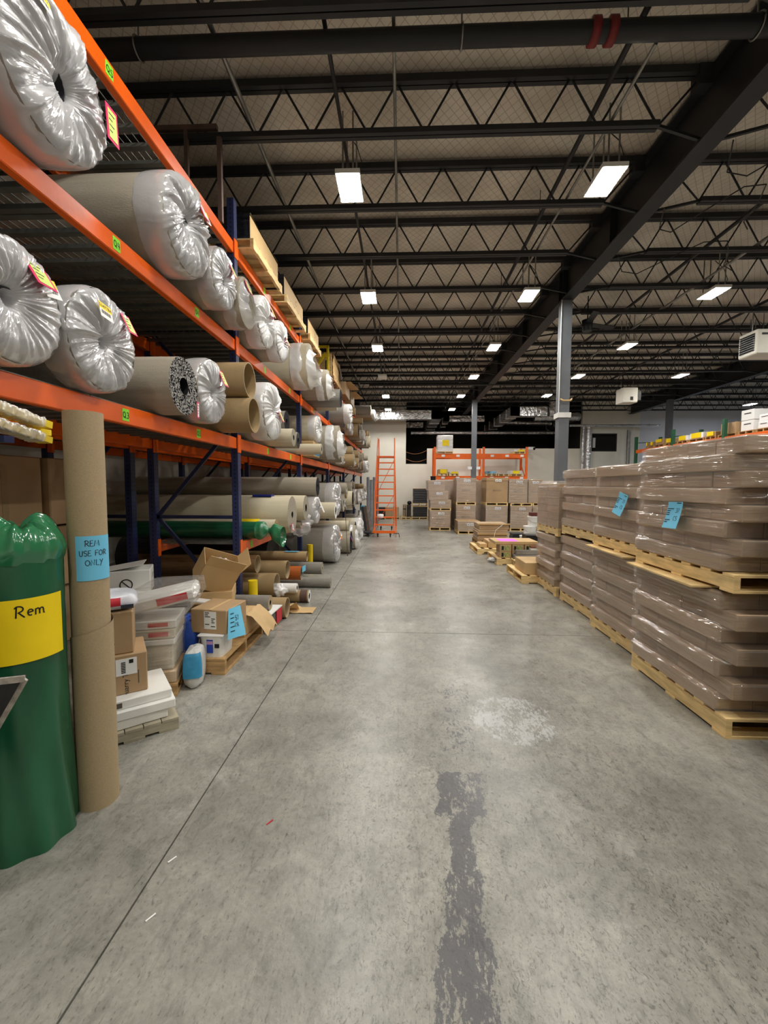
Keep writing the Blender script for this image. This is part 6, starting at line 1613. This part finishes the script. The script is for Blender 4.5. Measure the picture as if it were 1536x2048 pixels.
# blue and teal cement sacks squeezed beside it
M_SACKB = mat('blue_sack', (48, 92, 196), 0.4, 0, 0.15, 5, 0.4, 18); M_SACKT = mat('teal_sack', (60, 150, 196), 0.4, 0, 0.2, 5, 0.5, 18); M_SACKW = mat('white_sack', (206, 206, 204), 0.5, 0, 0.12, 8, 0.6, 22)
sk = on_z(362, 1372)
t = pillow('cement_sack', 'white cement sack with a teal band slumped against the film-wrapped pile', 'sack', (-1.70, 3.37, 0.0), 0.15, 0.28, 0.30, M_SACKW, 0.25, 3)
ob('teal_band', MB().grid(14, 10, lambda u, v: (lambda a, e: (0.086 * math.copysign(abs(math.cos(a)) ** 0.45, math.cos(a)) * abs(math.cos(e)) ** 0.3, 0.152 * math.copysign(abs(math.sin(a)) ** 0.45, math.sin(a)) * abs(math.cos(e)) ** 0.3, 0.15 + 0.163 * math.sin(e)))(-2.0 + 1.5 * u, -0.3 + 1.4 * v)), M_SACKT, t)
pillow('cement_sack', 'bright blue cement sack lying over the teal-banded sack', 'sack', (-1.91, 3.70, 0.141), 0.2, 0.26, 0.32, M_SACKB, 0.2, 4)
pillow('cement_sack', 'grey dusty sack behind the blue sack', 'sack', (-1.96, 3.96, 0.141), 0.24, 0.22, 0.22, M_SACKW, 0.0, 5)
# pallet with bucket and noted carton
B0 = on_z(439, 1362) + Vector((0, 0.1, 0))
PW = 0.95
pal = pallet('brown pallet carrying the white bucket and the blue-noted carton', B0.x - 0.30, B0.y + 0.52, 0, 0.6, 1.02, 'x', M_WOOD2, rz=0.0, boards=6, h=0.14)
bk = on_y(432, 1326, B0.y + 0.16)
t = thing('square_bucket', 'square white plastic bucket with a blue label under the noted carton', 'bucket', (B0.x - 0.13, B0.y + 0.17, 0.14))
def bfn(u, v):
    th = 2 * math.pi * u; s_ = 0.092 + 0.014 * v
    f = lambda c_: math.copysign(abs(c_) ** 0.35, c_)
    return (s_ * f(math.cos(th)), s_ * 1.35 * f(math.sin(th)) , 0.2 * v)
ob('tub', MB().grid(64, 6, bfn, 0, True), M_WHITE, t)
ob('lid', MB().cbox(-0.115, 0.115, -0.15, 0.15, 0.188, 0.206, 0.006), M_PAPER, t)
ob('blue_label', MB().box(-0.035, 0.02, -0.1395, -0.137, 0.045, 0.165), M_BLUEPR, t); ob('pink_label', MB().box(-0.033, 0.018, -0.1405, -0.1395, 0.12, 0.15), mat('mauve', (190, 150, 190), 0.5), t); ob('dark_label', MB().box(0.035, 0.075, -0.1405, -0.137, 0.09, 0.125), M_INK, t)
ob('bail', MB().tube([(-0.1, -0.12, 0.17), (-0.112, -0.15, 0.09), (-0.09, -0.148, 0.03)], 0.004, 5), M_GALV, t)
t = thing('noted_carton', 'brown carton with white label and blue handwritten sheet, resting on the white bucket', 'carton', (B0.x - 0.14, B0.y + 0.22, 0.347), -0.12)
ob('carton', MB().cbox(-0.17, 0.17, -0.16, 0.2, 0, 0.21, 0.006), M_KRAFT, t)
l = ob('packing_label', MB().box(-0.04, 0.075, -0.163, -0.1612, 0.04, 0.195), M_WHITE, t)
lp = MB()
for k, (a_, c_) in enumerate(((-0.03, 0.01), (-0.03, 0.0), (-0.03, 0.02), (0.03, 0.065), (0.03, 0.05), (0.03, 0.06), (-0.03, 0.01), (0.025, 0.065))): lp.box(a_, c_, -0.1642, -0.1634, 0.18 - 0.017 * k, 0.187 - 0.017 * k)
ob('label_print', lp, M_INK, l)
ob('tape', MB().box(0.0, 0.03, -0.159, 0.199, 0.21, 0.2115), M_KRAFT3, t)
nt_ = ob('blue_note', MB().grid(8, 8, lambda u, v: (0.172 + 0.06 * (1 - v) * (0.4 + u) , -0.13 + 0.21 * u - 0.06 * (1 - v), 0.215 - 0.25 * (1 - v) - 0.02 * u)), M_CYAN, t)
fn = lambda u, v, l_: (lambda uu, vv: (0.1735 + l_ + 0.06 * (1 - vv) * (0.4 + uu), -0.13 + 0.21 * uu - 0.06 * (1 - vv), 0.215 - 0.25 * (1 - vv) - 0.02 * uu))(u / 0.21, v / 0.25)
wr_ = strokes('57', 0.1, 0.14, 0.04, 0.005, fn); strokes('CSL', 0.09, 0.09, 0.03, 0.004, fn, wr_)
for k in range(5): 
    v_ = 0.2 - 0.036 * k; wr_.add([fn(0.03, v_, .001), fn(0.085, v_, .001), fn(0.085, v_ + 0.007, .001), fn(0.03, v_ + 0.007, .001)], [(0, 1, 2, 3)])
ob('handwriting', wr_, M_INK, nt_)
# carton and scraps further along the same pallet
jbox('flat_carton', 'flat torn brown carton behind the bucket on the brown pallet', 'carton', (B0.x - 0.15, B0.y + 0.75), 0.26, 0.42, 0.2, M_KRAFT3, 0.0, 0.1405)
cp = on_z(500, 1305)
t = thing('torn_cardboard', 'torn corrugated cardboard flap drooping off the brown pallet', 'cardboard', (B0.x + 0.02, B0.y + 0.76, 0.14))
ob('flap', MB().grid(14, 10, lambda u, v: (-0.04 + 0.2 * v, -0.18 + 0.36 * u + 0.03 * v, 0.222 - 0.22 * v ** 1.5 + 0.018 * noise.noise(Vector((u * 6, v * 5, 2))) - (0.02 * math.sin(u * 14) if v > 0.9 else 0))), M_KRAFT3, t)
# glossy black panels with a white sheet and pink-edged box
t = thing('black_panel_box', 'black glossy panel box with a white top sheet and a red printed side', 'box', (-1.56, 4.83, 0.0), -0.05)
ob('panel', MB().cbox(-0.22, 0.12, -0.24, 0.16, 0.02, 0.19, 0.004), mat('gloss_black', (26, 28, 22), 0.12, 0, 0.3, 6, 0, 40, 0.8), t)
ob('white_top', MB().box(-0.26, 0.13, -0.26, 0.17, 0.19, 0.202), M_WHITE, t)
ob('red_side', MB().box(0.121, 0.127, -0.02, 0.16, 0.03, 0.19), M_RED, t); ob('foot', MB().box(-0.2, 0.11, -0.22, 0.14, 0, 0.02), M_KRAFT, t)
roll('short grey-brown paper roll lying on the white-topped black panels', 4.78, 0.085, 0.2025, -1.50, 'open', M_BACKG, 0.42, 40, endm=M_TUBE, hole=0.35, turns=3, name='paper_roll', cat='roll')
# open tilted carton
t = thing('open_carton', 'empty tan carton tipped on its edge with flaps and film inside', 'carton', (-1.98, 4.30, 0.63), rot=(0.5, 0.35, 0.65))
w_, d_, h_, tk = 0.36, 0.30, 0.30, 0.004
ob('wall', MB().box(-w_ / 2, w_ / 2, -d_ / 2, -d_ / 2 + tk, 0, h_), M_KRAFT3, t); ob('wall', MB().box(-w_ / 2, w_ / 2, d_ / 2 - tk, d_ / 2, 0, h_), M_KRAFT3, t); ob('wall', MB().box(-w_ / 2, -w_ / 2 + tk, -d_ / 2, d_ / 2, 0, h_), M_KRAFT3, t); ob('wall', MB().box(w_ / 2 - tk, w_ / 2, -d_ / 2, d_ / 2, 0, h_), M_KRAFT3, t)
ob('bottom', MB().box(-w_ / 2, w_ / 2, -d_ / 2, d_ / 2, 0, tk), M_KRAFT3, t)
ob('flap', MB().bar((0, -d_ / 2, h_), (0, -d_ / 2 - 0.03, h_ + 0.13), w_, 0.004, (0, 1, 0.3)), M_KRAFT3, t); ob('flap', MB().bar((w_ / 2, 0, h_), (w_ / 2 + 0.05, 0, h_ + 0.13), d_, 0.004, (1, 0, 0)), M_KRAFT3, t)
crumple('film', None, None, (0.02, 0, 0.16), 0.11, 0.09, 0.07, M_BAG, 4, t)
ob('oval_logo', MB().tube([(w_ / 2 + 0.002, -0.0 + 0.06 * math.cos(a), 0.06 + 0.02 * math.sin(a)) for a in [i * 2 * math.pi / 16 for i in range(17)]], 0.003, 5), M_INKG, t)
# heap below it: two stacked cartons
jbox('brown_carton', 'brown carton buried in the heap below the tipped carton', 'carton', (B0.x - 0.46, B0.y + 0.84), 0.32, 0.36, 0.30, M_KRAFT3, 0.0, 0.1405)
jbox('flat_carton', 'crushed flat tan carton under the tipped carton', 'carton', (B0.x - 0.45, B0.y + 0.84), 0.4, 0.42, 0.12, M_KRAFT3, 0.3, 0.442)
# white boards and tubes
def board(name, label, cat, a, c, w_, th, m):
    t = thing(name, label, cat, (0, 0, 0)); ob('plank', MB().bar(a, c, w_, th), m, t); return t
a_ = on_y(262, 1184, 3.78); c_ = on_y(440, 1206, 3.98)
board('white_board', 'long white trim board laid across the heap behind the wrapped pile', 'board', a_, c_, 0.12, 0.012, M_WHITE)
for k in range(2):
    a_ = on_y(352 + 13 * k, 1189 + 4 * k, 3.6); c_ = on_y(385 + 10 * k, 1168 + 3 * k, 3.95)
    t = thing('paper_tube', 'small white paper tube lying on the heap beside the tipped carton', 'tube', (0, 0, 0), group='white paper tubes'); ob('tube', MB().tube([a_, c_], 0.026, 16, cap=False), M_WHITE, t); ob('core', MB().tube([a_ + (c_ - a_) * 0.02, c_], 0.021, 12), M_STEEL, t)
# ---- loose tubes and rolls on the floor past the first post
def ftube(label, px_, py_, rpx, xe, kind='tube', body=None, endm=None, L_=1.6, base=None, seed=0, wall=0.06, **k):
    c_ = on_x(px_, py_, xe); r = rpx / 850.0 * c_.y
    roll(label, c_.y, r, 0.0, xe, kind, body or M_TUBE2, L_, seed, zc=(base + r) if base is not None else c_.z, endm=endm or M_TUBE, name='cardboard_tube' if kind == 'tube' else 'carpet_roll', cat='tube' if kind == 'tube' else 'roll', wall=wall, **k)
    return r
M_BRN = mat('brown_tube', (126, 98, 66), 0.6, 0, 0.12, 8)
roll('wide dented cardboard tube on the floor beside the black panels', 5.14, 0.125, 0.0, -1.40, 'tube', M_TUBE2, 0.34, name='cardboard_tube', cat='tube', endm=M_TUBE)
roll('wide cardboard tube stuffed with crumpled plastic behind the post guard', 5.58, 0.15, 0.16, -1.66, 'tube', M_TUBE2, 1.6, name='cardboard_tube', cat='tube', endm=M_TUBE)
crumple('plastic_wad', 'wad of crumpled clear plastic in the mouth of the wide tube', 'plastic bag', (-1.60, 5.52, 0.17), 0.09, 0.1, 0.075, M_BAGW, 8)
roll('brown lettered cardboard tube at the back of the tube heap', 5.42, 0.115, 0.50, -1.86, 'tube', M_BRN, 1.6, name='cardboard_tube', cat='tube', endm=M_TUBE)
t_ = [o for o in C.objects if o.get('label') == 'brown lettered cardboard tube at the back of the tube heap'][0]
tp_ = MB()
for k_ in range(4): tp_.box(-0.36 + 0.05 * k_, -0.335 + 0.05 * k_, -0.1165, -0.1155, -0.03, 0.03 - 0.012 * (k_ % 2))
ob('worn_print', tp_, M_INK, t_)
roll('medium cardboard tube lying above the stuffed tube', 5.98, 0.13, 0.30, -1.62, 'tube', M_TUBE2, 1.6, name='cardboard_tube', cat='tube', endm=M_TUBE)
roll('long tan tube with a blue slip on top', 6.72, 0.08, 0.42, -1.5, 'tube', M_TUBE2, 1.7, name='cardboard_tube', cat='tube', endm=M_TUBE)
t_ = [o for o in C.objects if o.get('label') == 'long tan tube with a blue slip on top'][0]
ob('blue_slip', MB().grid(6, 4, lambda u, v: (-0.36 + 0.22 * u, -0.05 + 0.09 * v, 0.083 - 0.01 * abs(v - 0.5))), M_CYAN, t_)
roll('orange-brown film tube with a blue slip at its mouth', 6.35, 0.105, 0.2, -1.5, 'tube', mat('orange_tube', (176, 92, 36), 0.4, 0, 0.1, 6), 1.5, name='cardboard_tube', cat='tube', endm=M_PILEL)
t_ = [o for o in C.objects if o.get('label', '').startswith('orange-brown film tube')][0]
ob('blue_slip', MB().grid(4, 4, lambda u, v: (0.004 + 0.02 * u, 0.0 + 0.15 * u, 0.1 - 0.09 * v)), M_CYAN, t_)
roll('narrow white tube with a hollow core in the tube heap', 5.72, 0.062, 0.17, -1.42, 'open', M_WHITE, 0.5, 3, endm=M_WHITE, hole=0.5, turns=2, name='paper_roll', cat='roll')
roll('tan roll with brown sleeve and torn paper end on the floor', 5.85, 0.085, 0.0, -1.28, 'open', M_TUBE2, 0.9, 4, endm=M_PAPER, hole=0.5, turns=2, name='paper_roll', cat='roll')
t_ = [o for o in C.objects if o.get('label', '').startswith('tan roll with brown sleeve')][0]
ob('brown_sleeve', MB().lathe([(-0.12, 0.088), (-0.02, 0.088)], 28), mat('sleeve', (92, 70, 60), 0.6), t_)
roll('dirty grey carpet remnant roll taped round its middle', 6.95, 0.1, 0.165, -1.3, 'open', M_BACKG, 1.2, 5, endm=M_PILEL, hole=0.2, turns=3)
roll('grey remnant roll lying flat on the concrete by the aisle', 6.72, 0.08, 0.0, -1.12, 'open', M_BACKG, 1.2, 6, endm=M_PILEL, hole=0.2, turns=3)
roll('black-ended remnant roll beside the taped grey remnant', 7.3, 0.09, 0.165, -1.25, 'open', M_BACK, 1.0, 7, endm=M_BLACK, hole=0.2, turns=3) if False else None
t = thing('torn_cardboard', 'torn tan cardboard sheets on the concrete beside the brown-sleeved roll', 'cardboard', (-1.28, 5.42, 0.0))
ob('sheet', MB().grid(10, 8, lambda u, v: (-0.2 + 0.36 * u, -0.12 + 0.26 * v, 0.012 + 0.05 * max(0, math.sin(u * 5 + 1)) * v + 0.01 * noise.noise(Vector((u * 4, v * 4, 0))))), M_KRAFT3, t); ob('sheet', MB().grid(8, 8, lambda u, v: (-0.24 + 0.2 * u, -0.14 + 0.14 * v, 0.02 + 0.14 * u * (1 - v))), M_KRAFT3, t)
# leaning flat packs near the ladder and standing grey pipes
lp_ = on_z(735, 1075)
t = thing('leaning_planks', 'dark plank bundle with a blue slip leaning at the rack end', 'planks', (0, 0, 0))
a_ = on_y(733, 1060, 14.0); c_ = on_y(726, 1012, 14.6); a_.z = 0.03
for k in range(3): ob('plank', MB().bar(a_ + Vector((0.09 * k, 0, 0)), c_ + Vector((0.09 * k - 0.03, 0, 0)), 0.085, 0.03, (0, 1, 0)), [M_STEEL, mat('brown_plank', (96, 78, 66), 0.6), M_WRAPGREY][k], t)
ob('blue_slip', MB().box(-0.07, 0.07, -0.03, -0.02, -0.18, 0.02), M_CYAN, t, c_)
for k in range(4):
    xx = on_y(736 + 6.2 * k, 1000, 16.5).x
    t = thing('standing_pipe', 'tall bluish grey pipe standing in the row behind the ladder', 'pipe', (xx, 16.5, 0), group='grey pipes behind the ladder'); ob('pipe', MB().tube([(0, 0, 0), (0, 0, 1.95 - 0.1 * (k % 2))], 0.055, 12), mat('grey_pipe', (150, 160, 172), 0.4, 0.2), t)
t = thing('flat_dolly', 'low dark flat dolly on the floor beside the orange ladder', 'dolly', (lb.x - 0.80, lb.y + 0.3, 0)); ob('deck', MB().box(-0.45, 0.35, -0.25, 0.25, 0.1, 0.14), M_STEEL, t)
for sx in (-0.35, 0.25):
    for sy in (-0.18, 0.18): ob('wheel', MB().tube([(sx - 0.015, sy, 0.05), (sx + 0.015, sy, 0.05)], 0.05, 12), M_BLACK, t)
# thin steel hook stand in front of the low shelf
a_ = on_y(680, 1070, 9.0)
t = thing('steel_hook_pole', 'thin bent steel pole standing against the fat bagged roll', 'pole', (-1.28, 9.75, 0)); ob('pole', MB().tube([(0.05, 0, 0.0), (0.0, -0.05, 1.15), (0.18, 0.1, 1.2)], 0.01, 6), M_RUST, t)
# small litter on the concrete
for k, (x_, y_) in enumerate(((302, 1836), (345, 1720), (540, 1645))):
    p = on_z(x_, y_); tag(ob('paper_scrap', MB().bar((p.x - 0.012, p.y - 0.015, 0.002), (p.x + 0.01, p.y + 0.015, 0.003), 0.006, 0.003), M_PAPER if k < 2 else M_RED), ['white scrap of paper on the concrete near the floor joint', 'thin white thread of film on the concrete', 'tiny red-brown scrap on the concrete'][k], 'scrap')
